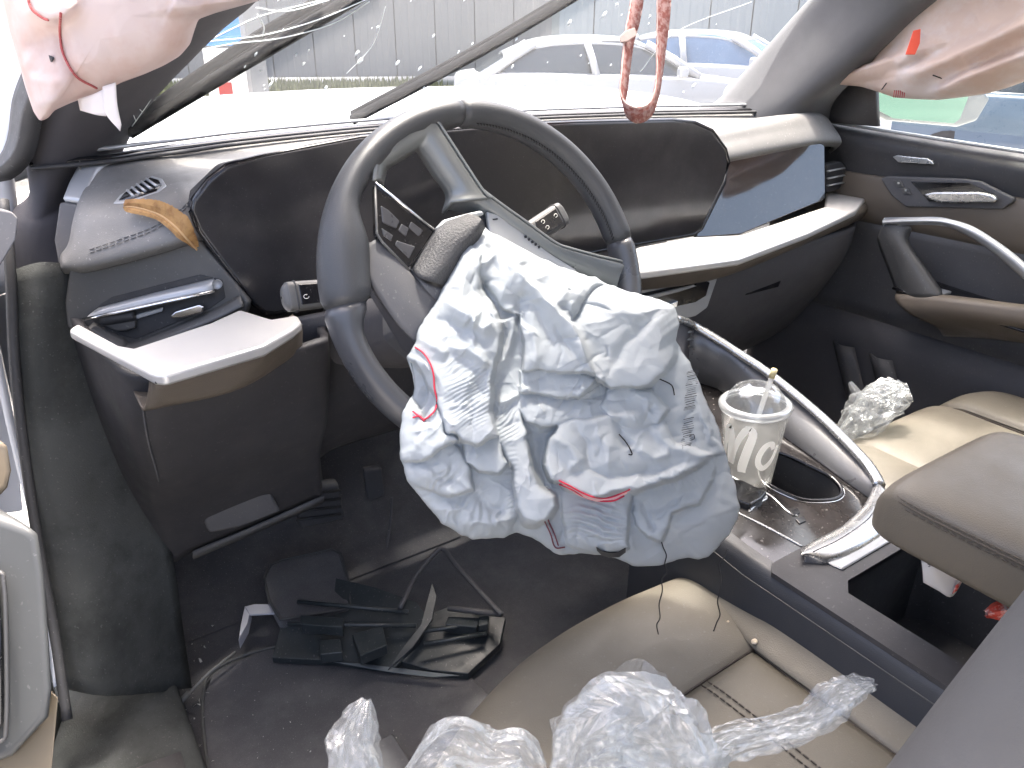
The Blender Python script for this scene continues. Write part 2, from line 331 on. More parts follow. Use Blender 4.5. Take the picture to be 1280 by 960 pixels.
# ================================================================ the car's own body round the cabin
body = thing('car_shell', 'white car body with windscreen, pillars, bonnet and roof around the cabin', 'car body', (0, .9, -.2))
hood = [[V3(x, y, z-.035*abs(x/.8)**2.5-(.12 if abs(x) > .85 else 0)) for x in (-.93, -.8, -.5, 0, .5, .8, .93)] for y, z in ((.70, .815), (.85, .838), (1.2, .842), (1.6, .80), (1.85, .72), (1.98, .58))]
for i, r in enumerate(hood):
    for p in r: p[1] += -.10*(p[0]/.8)**2 if i < 1 else -.06*(p[0]/.8)**2
surf('bonnet', hood, 40, 40, whitebody, body, solid=.02)
for s in (-1, 1):
    surf('wing', [[V3(s*.93, y, .70), V3(s*.97, y, .5), V3(s*.98, y, .1), V3(s*.95, y, -.2)] for y in (.35, .9, 1.4, 1.9)], 12, 10, whitebody, body, solid=.02)
cowl = [[V3(-.66, .47, .80), V3(-.25, .60, .80), V3(.15, .60, .80), V3(.62, .44, .80)], [V3(-.72, .80, .77), V3(-.25, .92, .79), V3(.15, .92, .79), V3(.70, .80, .77)]]
surf('cowl_panel', np.swapaxes(np.asarray(cowl), 0, 1), 30, 4, rubber, body, solid=.01)
surf('wing_top', [[V3(-.70, y, .812-.03*(y > 1)), V3(-.80, y, .822-.03*(y > 1)), V3(-.90, y, .80-.03*(y > 1)), V3(-.94, y, .70)] for y in (.52, .7, 1.0, 1.6)], 16, 10, whitebody, body, solid=.012)
# windscreen
wsb = [V3(-.67, .45, .822), V3(-.45, .545, .825), V3(-.2, .60, .827), V3(.1, .60, .827), V3(.35, .545, .825), V3(.62, .43, .822)]
wst = [V3(-.52, -.08, 1.26), V3(-.35, -.04, 1.275), V3(-.15, -.01, 1.28), V3(.08, -.01, 1.28), V3(.3, -.04, 1.275), V3(.5, -.08, 1.26)]
WS = np.array([[b_*(1-k)+t_*k+V3(0, .05*math.sin(math.pi*k), .03*math.sin(math.pi*k)) for k in (0, .25, .5, .75, 1)] for b_, t_ in zip(wsb, wst)])
glass = film('windscreen_glass', tint=(.95, .97, .97), gloss=.035, milky=.06, rough=.03, edge=.3)
wsg = surf('windscreen', WS, 40, 24, glass, body, solid=0)
WSG = patch(WS, 80, 60)
def on_ws(px, py, off=0.):
    d = ray(px, py); d = d/np.linalg.norm(d); R = WSG.reshape(-1, 3)-CAM_C; t_ = R@d; e = np.linalg.norm(R-t_[:, None]*d, axis=1); i = np.argsort(e)[:4]; w_ = 1/(e[i]+1e-6)
    return CAM_C+d*((t_[i]*w_).sum()/w_.sum()+off)
crackm = M('crack_white', (.75, .80, .80), .3, var=.1)
cracks = [[(225, 60), (262, 52), (330, 44), (400, 24), (470, -6)], [(235, 66), (290, 55), (350, 48), (415, 30), (462, 2)], [(262, 50), (322, 22), (380, 6), (430, -6)], [(322, 18), (330, 34), (328, 46)],
          [(320, 10), (360, 14), (412, 0)], [(165, 158), (185, 130), (198, 108), (203, 92)], [(178, 140), (172, 135), (166, 139), (170, 152)], [(433, 92), (455, 70), (470, 48), (482, 8)], [(800, 90), (845, 40), (940, 2)]]
for i, L in enumerate(cracks):
    P = [on_ws(x, y, -.003) for x, y in cr(L, 24)]
    tube('crack', P, .0009 if i < 5 else .0005, crackm, wsg, n=5)
for i in range(46):
    x, y = (rng.uniform(330, 900), rng.uniform(-5, 118)) if i < 36 else (rng.uniform(300, 460), rng.uniform(60, 110))
    p = on_ws(x, y, -.002); s = rng.uniform(.0008, .0024)*(1.7 if rng.random() > .85 else 1); k = 6
    ang = np.linspace(0, 6.28, k, endpoint=False); e = 1+1.3*rng.random()
    v = [p+RT*math.cos(a_)*s*rng.uniform(.6, 1.1)+UP*math.sin(a_)*s*e*rng.uniform(.7, 1.1)+RT*math.sin(a_)*s*e*.5 for a_ in ang]
    prism('glass_chip', v, -FW*.0008, crackm, wsg, bevel=0)
# pillars
pilm = M('pillar_trim', (.060, .060, .063), .8, bump=.25, bs=1000, vs=4, var=.12, sheen=.2)
pild = M('pillar_dark', (.062, .060, .068), .8, bump=.25, bs=1000, vs=4, var=.15)
def loft_quads(name, secs, m, parent, nu=24, nv=24): return surf(name, secs, nu, nv, m, parent, cv=True)
L0 = [A(150, 196, 'd', 1.12), A(95, 205, 'd', 1.13), A(40, 235, 'd', 1.02), A(58, 262, 'd', .99)]
L1 = [A(190, 128, 'd', 1.05), A(120, 120, 'd', 1.08), A(28, 150, 'd', .98), A(70, 170, 'd', .95)]
L2 = [A(262, 52, 'd', .97), A(190, 10, 'd', 1.02), A(40, -10, 'd', .92), A(120, 60, 'd', .88)]
L3 = [A(370, -70, 'd', .84), A(290, -120, 'd', .9), A(120, -140, 'd', .8), A(230, -60, 'd', .76)]
L4 = [V3(-.50, -.1, 1.27), V3(-.58, -.1, 1.30), V3(-.70, -.1, 1.26), V3(-.60, -.1, 1.22)]
LB = [A(100, 345, 'd', 1.02), A(78, 330, 'd', 1.08), A(10, 345, 'd', 1.05), A(36, 365, 'd', 1.0)]; LA = [A(122, 258, 'd', 1.06), A(84, 250, 'd', 1.10), A(12, 270, 'd', 1.03), A(40, 290, 'd', .98)]
loft_quads('windscreen_pillar', [LB, LA, L0, L1, L2, L3, L4], pild, body)
R0 = [A(880, 133, 'd', 1.80), A(905, 160, 'd', 1.70), A(1000, 163, 'd', 1.58), A(1040, 150, 'd', 1.75)]
R1 = [A(905, 121, 'd', 1.77), A(930, 138, 'd', 1.66), A(1008, 132, 'd', 1.55), A(1050, 118, 'd', 1.70)]
R2 = [A(960, 62, 'd', 1.66), A(985, 72, 'd', 1.57), A(1062, 88, 'd', 1.47), A(1105, 60, 'd', 1.62)]
R3 = [A(1030, -14, 'd', 1.52), A(1060, -4, 'd', 1.44), A(1158, 4, 'd', 1.34), A(1195, -20, 'd', 1.48)]
R4 = [A(1150, -120, 'd', 1.3), A(1180, -110, 'd', 1.22), A(1300, -110, 'd', 1.14), A(1330, -140, 'd', 1.26)]
loft_quads('windscreen_pillar', [R0, R1, R2, R3, R4], pilm, body)
headl = M('headliner', (.42, .41, .39), .95, bump=.2, bs=900)
surf('roof', [[V3(x*w_, y, z-.03*abs(x)**3) for x in (-1, -.6, 0, .6, 1)] for y, z, w_ in ((-.06, 1.285, .58), (-.5, 1.33, .62), (-1.2, 1.34, .62), (-1.9, 1.27, .58))], 16, 16, headl, body, solid=.04)
surf('rear_panel', [[V3(x, -1.95, z) for z in (0, .3, .62)] for x in (-.72, 0, .72)], 6, 6, black2, body, solid=.04)
# driver-side door frame, seal and body edge at the left
surf('door_seal', [[A(-60, 250, 'd', .95), A(-60, 240, 'd', .97)], [A(2, 190, 'd', .95), A(12, 200, 'd', .93)], [A(16, 120, 'd', .93), A(32, 135, 'd', .90)], [A(40, 60, 'd', .88), A(60, 75, 'd', .86)], [A(78, -30, 'd', .8), A(100, -20, 'd', .78)]], 24, 6, rubber, body, solid=.02)
surf('body_edge', [[A(-90, 400, 'd', 1.05), A(20, 360, 'd', 1.05)], [A(-90, 280, 'd', 1.04), A(14, 260, 'd', 1.03)], [A(-40, 200, 'd', 1.0), A(8, 195, 'd', .99)], [A(-40, 120, 'd', .99), A(22, 128, 'd', .97)], [A(-40, 0, 'd', .95), A(48, 60, 'd', .92)], [A(-30, -90, 'd', .85), A(80, -30, 'd', .84)]], 24, 8, bodyshade, body, solid=.015)
# front of the door aperture: inner wing, kick panel and sill, all in dark lining
kick = [[V3(-.765, y, z) for z in (.78, .6, .4, .2, .07)] for y in (.28, .36, .5, .7)]
surf('kick_panel', [[V3(-.765, .315, .64), V3(-.765, .315, .55), V3(-.76, .315, .4), V3(-.76, .32, .22), V3(-.76, .32, .03)],
                    [V3(-.745, .32, .64), V3(-.74, .32, .55), V3(-.735, .34, .4), V3(-.73, .36, .22), V3(-.725, .36, .05)],
                    [V3(-.74, .5, .66), V3(-.73, .52, .56), V3(-.715, .54, .4), V3(-.70, .56, .22), V3(-.69, .58, .02)],
                    [V3(-.74, .75, .70), V3(-.73, .75, .58), V3(-.70, .75, .4), V3(-.68, .75, .22), V3(-.66, .75, .02)]], 20, 20, carpet2, body, solid=.012)
surf('bulkhead', [[V3(x, y, z) for y, z in ((.70, .80), (.76, .5), (.78, .3), (.72, .12), (.60, .02))] for x in (-.74, -.3, .2, .74)], 10, 20, carpet, body, solid=.01)
surf('sill', [[V3(-.735, y, -.02), V3(-.735, y, .06), V3(-.75, y, .095), V3(-.83, y, .10), V3(-.90, y, .085), V3(-.95, y, .05), V3(-.96, y, -.15)] for y in (-1.1, -.4, 0, .25, .42)], 16, 26, carpet2, body, solid=.006)
surf('sill_scuff_plate', [[V3(-.760, y, .0985), V3(-.80, y, .1035), V3(-.835, y, .1035)] for y in (-.5, -.2, .1)], 10, 8, black2, body, solid=.006)
surf('hinge_pillar', [[A(14, 338, 'y', .30), A(50, 328, 'y', .29), A(92, 330, 'y', .31)], [A(18, 420, 'y', .29), A(55, 420, 'y', .27), A(100, 420, 'y', .30)], [A(22, 500, 'y', .28), A(62, 505, 'y', .255), A(150, 510, 'y', .29)], [A(34, 600, 'y', .26), A(80, 610, 'y', .235), A(190, 600, 'y', .29)], [A(50, 690, 'y', .24), A(110, 700, 'y', .22), A(215, 690, 'y', .29)], [A(62, 770, 'y', .21), A(130, 780, 'y', .19), A(228, 780, 'y', .28)], [A(74, 860, 'y', .18), A(140, 870, 'y', .165), A(240, 860, 'y', .26)]], 30, 16, carpet2, body, solid=.008)
tube('aperture_seal', cr([A(4, 250, 'y', .34), A(13, 335, 'y', .30), A(18, 450, 'y', .28), A(30, 560, 'y', .255), A(48, 680, 'y', .22), A(68, 790, 'y', .18), A(84, 900, 'y', .12)], 40), .006, rubber, body, n=8)
surf('body_side', [[V3(-.83, y, .80), V3(-.85, y, .5), V3(-.86, y, .3), V3(-.89, y, .08), V3(-.92, y, .05)] for y in (.33, .40, .6)], 12, 14, bodyshade, body, solid=.01)
# ================================================================ cabin floor
obj('floor', [(-.745, -1.9, 0), (.745, -1.9, 0), (.745, .75, 0), (-.745, .75, 0)], [(0, 1, 2, 3)], carpet, kind='structure')
surf('footwell_slope', [[V3(x, y, z) for y, z in ((.42, .004), (.52, .03), (.62, .11), (.74, .27))] for x in (-.73, -.4, -.14)], 6, 14, carpet, kind='structure')
mat_p = AL([(268, 838), (330, 812), (420, 800), (560, 815), (640, 900), (560, 1050), (300, 1100), (268, 1010), (256, 930), (254, 870)], 'z', .010)
fm = thing('floor_mat', 'black fabric floor mat in the driver footwell, with a pale bound edge', 'floor mat', mat_p[0])
prism('mat', mat_p, (0, 0, -.009), carpet, fm, bevel=.002)
edgem = M('mat_edge', (.10, .10, .095), .8, var=.2, vs=20)
tube('mat_binding', [p+V3(0, 0, .001) for p in cr(AL([(420, 800), (330, 812), (268, 838), (254, 870), (256, 930), (268, 1010)], 'z', .011), 40)], .003, edgem, fm, n=6)
# ================================================================ dashboard
dash = thing('dashboard', 'long dark dashboard with silver ledges and wide black screens', 'dashboard', (0, .3, .6))
xs = [-.748, -.72, -.66, -.615, -.59, -.56, -.45, -.2, .1, .3, .45, .58, .68, .735]
ly = [.29, .255, .222, .205, .215, .255, .27, .27, .27, .26, .235, .225, .235, .28]
lz = [.715, .722, .738, .750, .752, .752, .75, .745, .745, .75, .765, .772, .765, .74]
by = np.interp(xs, [p[0] for p in wsb], [p[1] for p in wsb])
C = []
for x, y, z, b_ in zip(xs, ly, lz, by):
    e = .045 if -.74 < x < .72 else .02
    C.append([V3(x, b_-.004, .818-(.02 if abs(x) > .73 else 0)), V3(x, b_-.045, .812), V3(x, (b_+y)/2+.03, .803), V3(x, y+.055, z+e+.004), V3(x, y+.018, z+e*.55), V3(x, y, z+.002), V3(x, y+.014, z-.012)])
for col in C:
    for p_ in col:
        if p_[0] < -.55: p_[0] += max(0, p_[1]-.30)*.52*min(1, (-p_[0]-.55)/.198)
pad = surf('top_pad', C, 90, 40, dashm, dash, solid=.008)
tube('defroster_strip', cr([V3(x, b_-.055, .8165) for x, b_ in zip(xs, by)], 60), .005, rubber, dash, n=6, flat=.6)
tube('windscreen_edge_trim', cr([V3(x, b_-.012, .828) for x, b_ in zip(xs, by)], 60), .006, silvp, dash, n=6, flat=.5)
tube('defroster_channel', cr([V3(x, b_-.032, .819) for x, b_ in zip(xs, by)], 60), .011, gloss, dash, n=6, flat=.35)
sw = surf('side_trim', [[A(79, 248, 'd', .955), A(107, 252, 'd', .95)], [A(90, 222, 'd', .98), A(113, 228, 'd', .97)], [A(107, 200, 'd', 1.0), A(124, 210, 'd', .99)], [A(150, 190, 'd', 1.05), A(160, 198, 'd', 1.04)], [A(230, 178, 'd', 1.12), A(230, 184, 'd', 1.11)]], 24, 8, silvp, dash, solid=.008)
prism('end_cap', [A(x, y, 'd', .955) for x, y in [(73, 251), (106, 255), (102, 285), (94, 312), (72, 334), (66, 300)]], FW*.03, black2, dash, bevel=.005)
# stitched seam along the driver-side pad
def dashes(lines, a, gap, r):
    out = []
    for P in lines:
        P = np.asarray(P); s = np.r_[0, np.cumsum(np.linalg.norm(np.diff(P, axis=0), axis=1))]; t_ = 0
        while t_+a < s[-1]:
            out.append([[np.interp(q, s, P[:, i]) for i in range(3)] for q in (t_, t_+a/2, t_+a)]); t_ += a+gap
    return out
stitchm = M('grey_stitch', (.15, .15, .15), .8)
padG = patch(C, 160, 90)
def on_pad(px, py, off=-.0012, G=None):
    G = padG if G is None else G
    d = ray(px, py); d = d/np.linalg.norm(d); R = G.reshape(-1, 3)-CAM_C; t_ = R@d; e = np.linalg.norm(R-t_[:, None]*d, axis=1)
    i = np.where(e < .012)[0]
    if len(i) == 0: i = np.argsort(e)[:4]
    j = i[t_[i] < t_[i].min()+.03]; j = j[np.argsort(e[j])[:4]]; w_ = 1/(e[j]+1e-6)
    return CAM_C+d*((t_[j]*w_).sum()/w_.sum()+off)
for dy in (0, 4):
    tubes('stitching', dashes([np.array([on_pad(x, y+dy) for x, y in cr([(112, 312), (150, 299), (190, 284), (225, 262), (250, 238), (285, 214)], 30)])], .006, .0025, .0006), .0007, stitchm, pad)
# side window demister vent in the pad
vp = [on_pad(x, y) for x, y in [(141, 254), (150, 243), (190, 219), (203, 223), (208, 231), (199, 240), (160, 253)]]
vc = sum(vp)/len(vp)
vf = prism('demister_vent', vp, (0, 0, -.006), silvp, dash, bevel=.0015)
ip = [vc+(p-vc)*.80+V3(0, 0, .0009) for p in vp]; prism('vent_cavity', ip, (0, 0, -.004), gloss, vf, bevel=0)
for k in range(5):
    q = (k+.6)/5.4; a_, b_ = ip[1]*(1-q)+ip[2]*q, ip[6]*(1-q)+ip[4]*q
    tube('slat', [a_+V3(0, 0, .001), b_+V3(0, 0, .001)], .0018, silvp, vf, n=5)
# driver-side fascia, slot vent, rotary light switch
pA, pB = A(88, 380, 'y', .285), A(268, 350, 'y', .208); uu = (pB-pA)/np.linalg.norm(pB-pA); fn = np.cross(uu, V3(0, 0, 1)); fn = fn/np.linalg.norm(fn); fn = fn if fn[1] < 0 else -fn
fn = fn+V3(0, 0, .12); fn /= np.linalg.norm(fn); fp0 = A(180, 370, 'y', .245)
FP = lambda x, y, o=0.: onplane(x, y, fp0, fn)+fn*o
fascm = M('fascia_grey', (.085, .084, .082), .42, vs=5, var=.15, dust=.2, bump=.06, bs=900)
fas = prism('fascia', [FP(x, y) for x, y in [(83, 410), (80, 380), (86, 336), (100, 329), (232, 293), (246, 290), (252, 302), (284, 340), (312, 378), (306, 396), (165, 445)]], -fn*.03, fascm, dash, bevel=.004)
sv = prism('slot_vent', [FP(x, y, .0012) for x, y in [(110, 394), (127, 379), (140, 371), (250, 343), (278, 350), (282, 372), (262, 386), (170, 424), (154, 420), (118, 402)]], -fn*.004, rubber, dash, bevel=.001)
surf('air_vane', [[FP(124, 384, .003), FP(190, 366, .004), FP(268, 347, .004)], [FP(118, 389, .010), FP(190, 370, .012), FP(270, 353, .012)], [FP(112, 395, .012), FP(190, 377, .015), FP(270, 360, .015)]], 8, 12, silvp, sv, solid=.003)
tube('chrome_blade', [FP(x, y, .0155) for x, y in [(110, 396), (150, 388), (210, 375), (272, 361)]], .0022, chrome, sv, n=6)
kn = prism('light_switch', [FP(x, y, .008) for x, y in [(131, 399), (172, 392), (172, 408), (160, 412), (148, 412), (130, 404)]], -fn*.006, fascm, sv, bevel=.002)
c0 = FP(150, 396, .006); prof = [(0, -.020), (.0065, -.020), (.0072, -.017), (.0072, .017), (.0065, .020), (0, .020)]
lathe('thumb_roller', prof, c0, rubber, sv, n=20, ax=(V3(0, 0, 1), fn, uu))
prism('vent_tab', [FP(x, y, .012) for x, y in [(216, 392), (222, 387), (252, 378), (258, 381), (256, 389), (232, 395), (218, 396)]], -fn*.006, chrome, sv, bevel=.002)
prism('vent_bar', [FP(x, y, .006) for x, y in [(172, 392), (205, 383), (205, 388), (172, 398)]], -fn*.004, silvp, sv, bevel=.001)
surf('lower_lip', [[FP(118, 402, .002), FP(155, 421, .003), FP(172, 425, .003), FP(262, 388, .003), FP(300, 368, .003)], [FP(112, 408, .012), FP(152, 431, .014), FP(172, 434, .014), FP(264, 400, .014), FP(306, 380, .012)]], 4, 30, fascm, dash, solid=.004)
# silver ledges with taupe leather below them
ledm = M('ledge_silver', (.68, .67, .65), .34, metal=.45, vs=8, var=.05, rvar=.05)
prism('silver_ledge', AL([(85, 411), (98, 403), (150, 431), (168, 434), (262, 403), (300, 386), (340, 398), (372, 393), (377, 401), (366, 410), (330, 432), (205, 468), (190, 467)], 'z', .662), (0, 0, -.014), ledm, dash, bevel=.005, seg=3)
t0, t1 = AL([(186, 470), (208, 472), (332, 437), (377, 405)], 'z', .650), AL([(179, 514), (205, 509), (300, 486), (375, 440)], 'z', .606)
tm = [(p+q)/2+V3(0, -.006, 0) for p, q in zip(t0, t1)]
surf('leather_facing', [[p+V3(0, .03, .004) for p in t0], t0, tm, t1, [p+V3(0, .05, .0) for p in t1]], 16, 24, taupe, dash, solid=.004)
tube('ledge_edge', cr([p+V3(0, -.001, .002) for p in AL([(92, 420), (188, 473), (208, 474), (332, 439), (377, 408)], 'z', .650)], 40), .002, rubber, dash, n=6)
kneem = M('knee_plastic', (.042, .041, .045), .6, bump=.1, bs=800, vs=4, var=.2, dust=.12)
kb_ = AL([(190, 705), (212, 702), (240, 690), (312, 660), (385, 628), (403, 620)], 'y', .30)
C = [[V3(-.757, .315, .66), V3(-.757, .315, .56), V3(-.755, .32, .48), V3(-.752, .33, .40), V3(-.750, .34, .30)],
     [V3(-.737, .20, .64), V3(-.737, .20, .56), V3(-.732, .23, .47), V3(-.725, .27, .38), kb_[1]],
     [V3(-.705, .105, .628), V3(-.708, .125, .565), V3(-.703, .175, .47), V3(-.692, .24, .375), kb_[2]],
     [V3(-.60, .108, .618), V3(-.605, .125, .56), V3(-.603, .175, .47), V3(-.595, .24, .38), kb_[3]],
     [V3(-.50, .125, .618), V3(-.503, .135, .575), V3(-.503, .185, .47), V3(-.500, .24, .39), kb_[4]],
     [V3(-.475, .16, .612), V3(-.475, .165, .57), V3(-.476, .20, .47), V3(-.476, .25, .39), kb_[5]],
     [V3(-.455, .20, .61), V3(-.455, .21, .57), V3(-.455, .23, .48), V3(-.455, .27, .41), V3(-.455, .31, .35)],
     [V3(-.33, .22, .60), V3(-.33, .22, .55), V3(-.33, .24, .47), V3(-.33, .27, .41), V3(-.33, .31, .36)],
     [V3(-.16, .22, .60), V3(-.16, .22, .55), V3(-.16, .24, .47), V3(-.16, .27, .41), V3(-.16, .31, .36)]]
kp = surf('knee_panel', C, 60, 30, kneem, dash, solid=.01)
kb2 = M('worn_plastic', (.10, .10, .105), .6, var=.2, vs=12, dust=.3)
ribbon('panel_flange', [p+V3(0, -.003, -.004) for p in kb_[2:]], V3(0, .5, -.86), .022, kb2, kp, solid=.004)
prism('service_hatch', AL([(255, 652), (258, 640), (268, 635), (325, 615), (340, 618), (352, 640), (300, 660), (262, 668)], 'y', .262), (0, .02, .0), black2, kp, bevel=.006, seg=3)
tube('trim_gap', cr([V3(-.712, .112, .60), V3(-.712, .138, .54), V3(-.706, .178, .46)], 12), .0014, kb2, kp, n=5)
# wide curved screen
DY = lambda p: p+V3(0, .02*((p[0]+.15)/.45)**2-.008, 0)
scr_px = [(240, 264), (242, 251), (262, 226), (285, 208), (330, 196), (450, 173), (600, 160), (720, 154), (840, 151), (868, 154), (890, 164), (906, 186), (910, 203), (905, 228), (876, 286), (866, 293), (760, 311), (600, 344), (420, 376), (345, 391), (332, 390), (318, 379), (250, 288)]
scr = prism('wide_screen', AL(scr_px, 'y', .200), (0, .014, .003), screen, dash, bevel=.003, seg=2)
tube('screen_bezel', AL(scr_px, 'y', .205), .0042, gloss, scr, n=6, closed=True)
prism('screen_back', [p+V3(0, .016, 0) for p in AL([(243, 264), (246, 251), (287, 211), (450, 176), (720, 157), (868, 157), (890, 166), (908, 203), (872, 289), (760, 311), (420, 376), (334, 388), (318, 377), (251, 286)], 'y', .200)], (0, .04, 0), rubber, dash, bevel=.006)
psn = V3(-.17, -.90, .40); psn /= np.linalg.norm(psn)
prism('passenger_screen', [onplane(x, y, V3(.36, .225, .665), psn) for x, y in [(895, 190), (912, 187), (1026, 179), (1031, 182), (1032, 247), (1027, 251), (926, 293), (870, 297)]], -psn*.010, M('passenger_glass', (.014, .014, .016), .06, spec=1., coat=.8, dust=.12, ds=300, rvar=.03), dash, bevel=.002)

# fallen clip and screw behind the screen's lower corner
lathe('screw', [(0, 0), (.004, .001), (.006, .003), (.006, .006)], FP(276, 352, .014), silvp, dash, n=12, ax=(uu, V3(0, 0, 1), fn))
# passenger side: end vent, ledge, facing, glovebox
prism('fascia', [V3(.34, .30, .765), V3(.60, .30, .775), V3(.70, .30, .765), V3(.735, .31, .745), V3(.735, .31, .655), V3(.70, .30, .655), V3(.34, .30, .655)], (0, .06, 0), fascm, dash, bevel=.004)
ev = prism('end_vent', AL([(1033, 206), (1052, 202), (1058, 208), (1056, 232), (1046, 238), (1033, 241)], 'y', .238), (0, .02, 0), rubber, dash, bevel=.003)
for k in range(3):
    tube('slat', AL([(1035, 214+9*k), (1055, 210+9*k)], 'y', .235), .004, silvp, ev, n=6, flat=.5)
rl_b = [(770, 318), (800, 308), (864, 296), (924, 294), (1031, 258), (1033, 240), (1058, 217), (1064, 217)]
rl_f = [(1080, 240), (1082, 248), (1070, 262), (1010, 290), (924, 322), (800, 339), (770, 343)]
prism('silver_ledge', AL(rl_b+rl_f, 'z', .655), (0, 0, -.014), ledm, dash, bevel=.005, seg=3)
t0 = AL([(770, 346), (800, 341), (924, 325), (1010, 293), (1070, 265), (1083, 250)], 'z', .644); t1 = AL([(770, 366), (800, 360), (895, 345), (1000, 303), (1072, 272), (1086, 262)], 'z', .606)
tm = [(p+q)/2+V3(0, -.006, 0) for p, q in zip(t0, t1)]
surf('leather_facing', [[p+V3(0, .03, .004) for p in t0], t0, tm, t1, [p+V3(0, .06, 0) for p in t1]], 16, 36, taupe, dash, solid=.004)
gb = surf('glovebox', [[V3(x, y, z) for y, z in ((.15+o, .602), (.16+o, .54), (.21+o, .44), (.28+o, .34), (.36+o, .27))] for x, o in ((.13, .03), (.2, 0), (.45, 0), (.66, .01), (.74, .07))], 24, 24, black, dash, solid=.012)
prism('glovebox_latch', [V3(.36, .165, .53), V3(.46, .165, .53), V3(.46, .170, .51), V3(.36, .170, .51)], (0, .01, 0), gloss, gb, bevel=.002)
surf('lower_dash', [[V3(x, y, z) for y, z in ((.2, .63), (.24, .52), (.33, .42), (.5, .40))] for x in (-.50, -.3, -.1, .15)], 14, 14, black, dash, solid=.01)
# climate panel under the ledge
cv_f = prism('climate_panel', AL([(790, 362), (893, 341), (898, 347), (885, 385), (870, 396), (800, 412), (780, 400)], 'y', .125), (0, .04, 0), silvp, dash, bevel=.004)
cv = prism('panel_glass', AL([(792, 370), (880, 350), (888, 353), (883, 370), (870, 378), (800, 394)], 'y', .122), (0, .006, 0), gloss, cv_f, bevel=.002)
prism('toggle', AL([(800, 372), (868, 356), (872, 358), (850, 365), (800, 378)], 'y', .117), (0, .005, 0), silvp, cv, bevel=.002)
prism('toggle', AL([(838, 380), (848, 376), (846, 384), (838, 386)], 'y', .117), (0, .005, 0), chrome, cv, bevel=.001)

# ================================================================ steering wheel
WT = math.radians(25.6); WC = V3(-.366, -.076, .728); e1 = V3(1, 0, 0); e2 = V3(0, math.sin(WT), math.cos(WT)); wn = V3(0, -math.cos(WT), math.sin(WT))
W = lambda a, b, c=0.: WC+a*e1+b*e2+c*wn
WP = lambda x, y, c=0.: onplane(x, y, WC+wn*c, wn)
def wang(x, y):
    p = WP(x, y)-WC; return math.atan2(p@e2, p@e1)
wheel = thing('steering_wheel', 'black leather steering wheel with silver spokes and burst hub cover', 'steering wheel', WC)
def rim_arc(a0, a1, m, name='rim_grip', rr=.0145, dd=.0195):
    n = max(8, int(abs(a1-a0)/.045)); aa = np.linspace(a0, a1, n); v = []; k = 20; L = .195*abs(a1-a0)
    for a in aa:
        d = min(abs(a-a0), abs(a-a1))*.175; s = 1-.12*math.exp(-(d/.0022)**2)
        ce = (.195-rr); ra = V3(*(math.cos(a)*e1+math.sin(a)*e2))
        bulge = 1+.75*math.exp(-((a-aL+.22)/.30)**4)
        for j in range(k):
            q = 2*math.pi*j/k; v.append(WC+ra*(ce+rr*s*bulge*math.cos(q)-rr*(bulge-1))+wn*(dd*s*(.55+.45*bulge)*math.sin(q)))
    f = gf(n, k, False, True)+[tuple(range(k)), tuple((n-1)*k+j for j in range(k))]
    return obj(name, v, f, m, wheel)
aT, aR, aL = wang(572, 138), wang(778, 300), wang(428, 384)
if aL < 0: aL += 2*math.pi
g1 = rim_arc(aT, aL, rimleather); g2 = rim_arc(aR, aT, rimleather); rim_arc(aL, aL+1.75, rimsmooth); rim_arc(aR+2*math.pi, aL+1.75, rimsmooth)
# inner hand stitching of the upper right grip
lin = []
for a in np.linspace(aR+.03, aT-.1, 60):
    ra = math.cos(a)*e1+math.sin(a)*e2; ta = -math.sin(a)*e1+math.cos(a)*e2
    p = WC+ra*(.195-.0145-.0145*.95)+wn*.007
    lin.append([p-ta*.0016-wn*.002, p+wn*.0012, p+ta*.0016+wn*.002])
tubes('grip_stitching', lin, .0006, thread, g2)
# silver spoke bracket: raised outer edge falling to a deeper inner edge
spk = M('spoke_silver', (.19, .20, .20), .36, metal=.45, vs=9, var=.08, bump=.03, bs=900)
O = [(467, 226), (470, 202), (478, 191), (500, 173), (529, 153), (538, 150), (548, 153), (556, 165), (580, 202), (604, 238), (614, 247)]
I = [(477, 224), (480, 209), (486, 203), (503, 193), (520, 184), (524, 182), (528, 182), (534, 190), (549, 212), (566, 238), (563, 252)]
I2 = [(480, 232), (484, 214), (490, 209), (506, 199), (516, 192), (519, 190), (521, 191), (527, 200), (540, 220), (556, 244), (552, 266)]
rows = [[WP(x, y, .010) for x, y in O], [WP(x, y, .015) for x, y in [(o[0]*.86+i[0]*.14, o[1]*.86+i[1]*.14) for o, i in zip(O, I)]], [WP(x, y, .004) for x, y in I], [WP(x, y, -.010) for x, y in I2]]
sb = surf('spoke_bracket', [cr(r, 60) for r in rows], 0, 0, spk, wheel, lin=True, solid=.004)
tube('bracket_edge', cr([WP(x, y, .0135) for x, y in O], 60), .0016, spk, sb, n=6)
O2 = [(604, 238), (628, 256), (662, 280), (694, 303), (712, 310), (745, 319), (778, 327), (788, 334), (791, 345), (793, 380)]
J2 = [(566, 240), (600, 263), (650, 300), (690, 324), (710, 332), (740, 342), (764, 350), (774, 356), (777, 364), (778, 392)]
K2 = [(560, 262), (606, 276), (650, 312), (688, 340), (708, 352), (735, 366), (756, 375), (764, 382), (766, 390), (764, 410)]
rows = [[WP(x, y, .006) for x, y in O2], [WP(x, y, .012) for x, y in [(o[0]*.85+i[0]*.15, o[1]*.85+i[1]*.15) for o, i in zip(O2, J2)]], [WP(x, y, .000) for x, y in J2], [WP(x, y, -.012) for x, y in K2]]
sb2 = surf('spoke_bracket', [cr(r, 60) for r in rows], 0, 0, spk, wheel, lin=True, solid=.004)
tube('bracket_edge', cr([WP(x, y, .010) for x, y in O2], 60), .0016, spk, sb2, n=6)
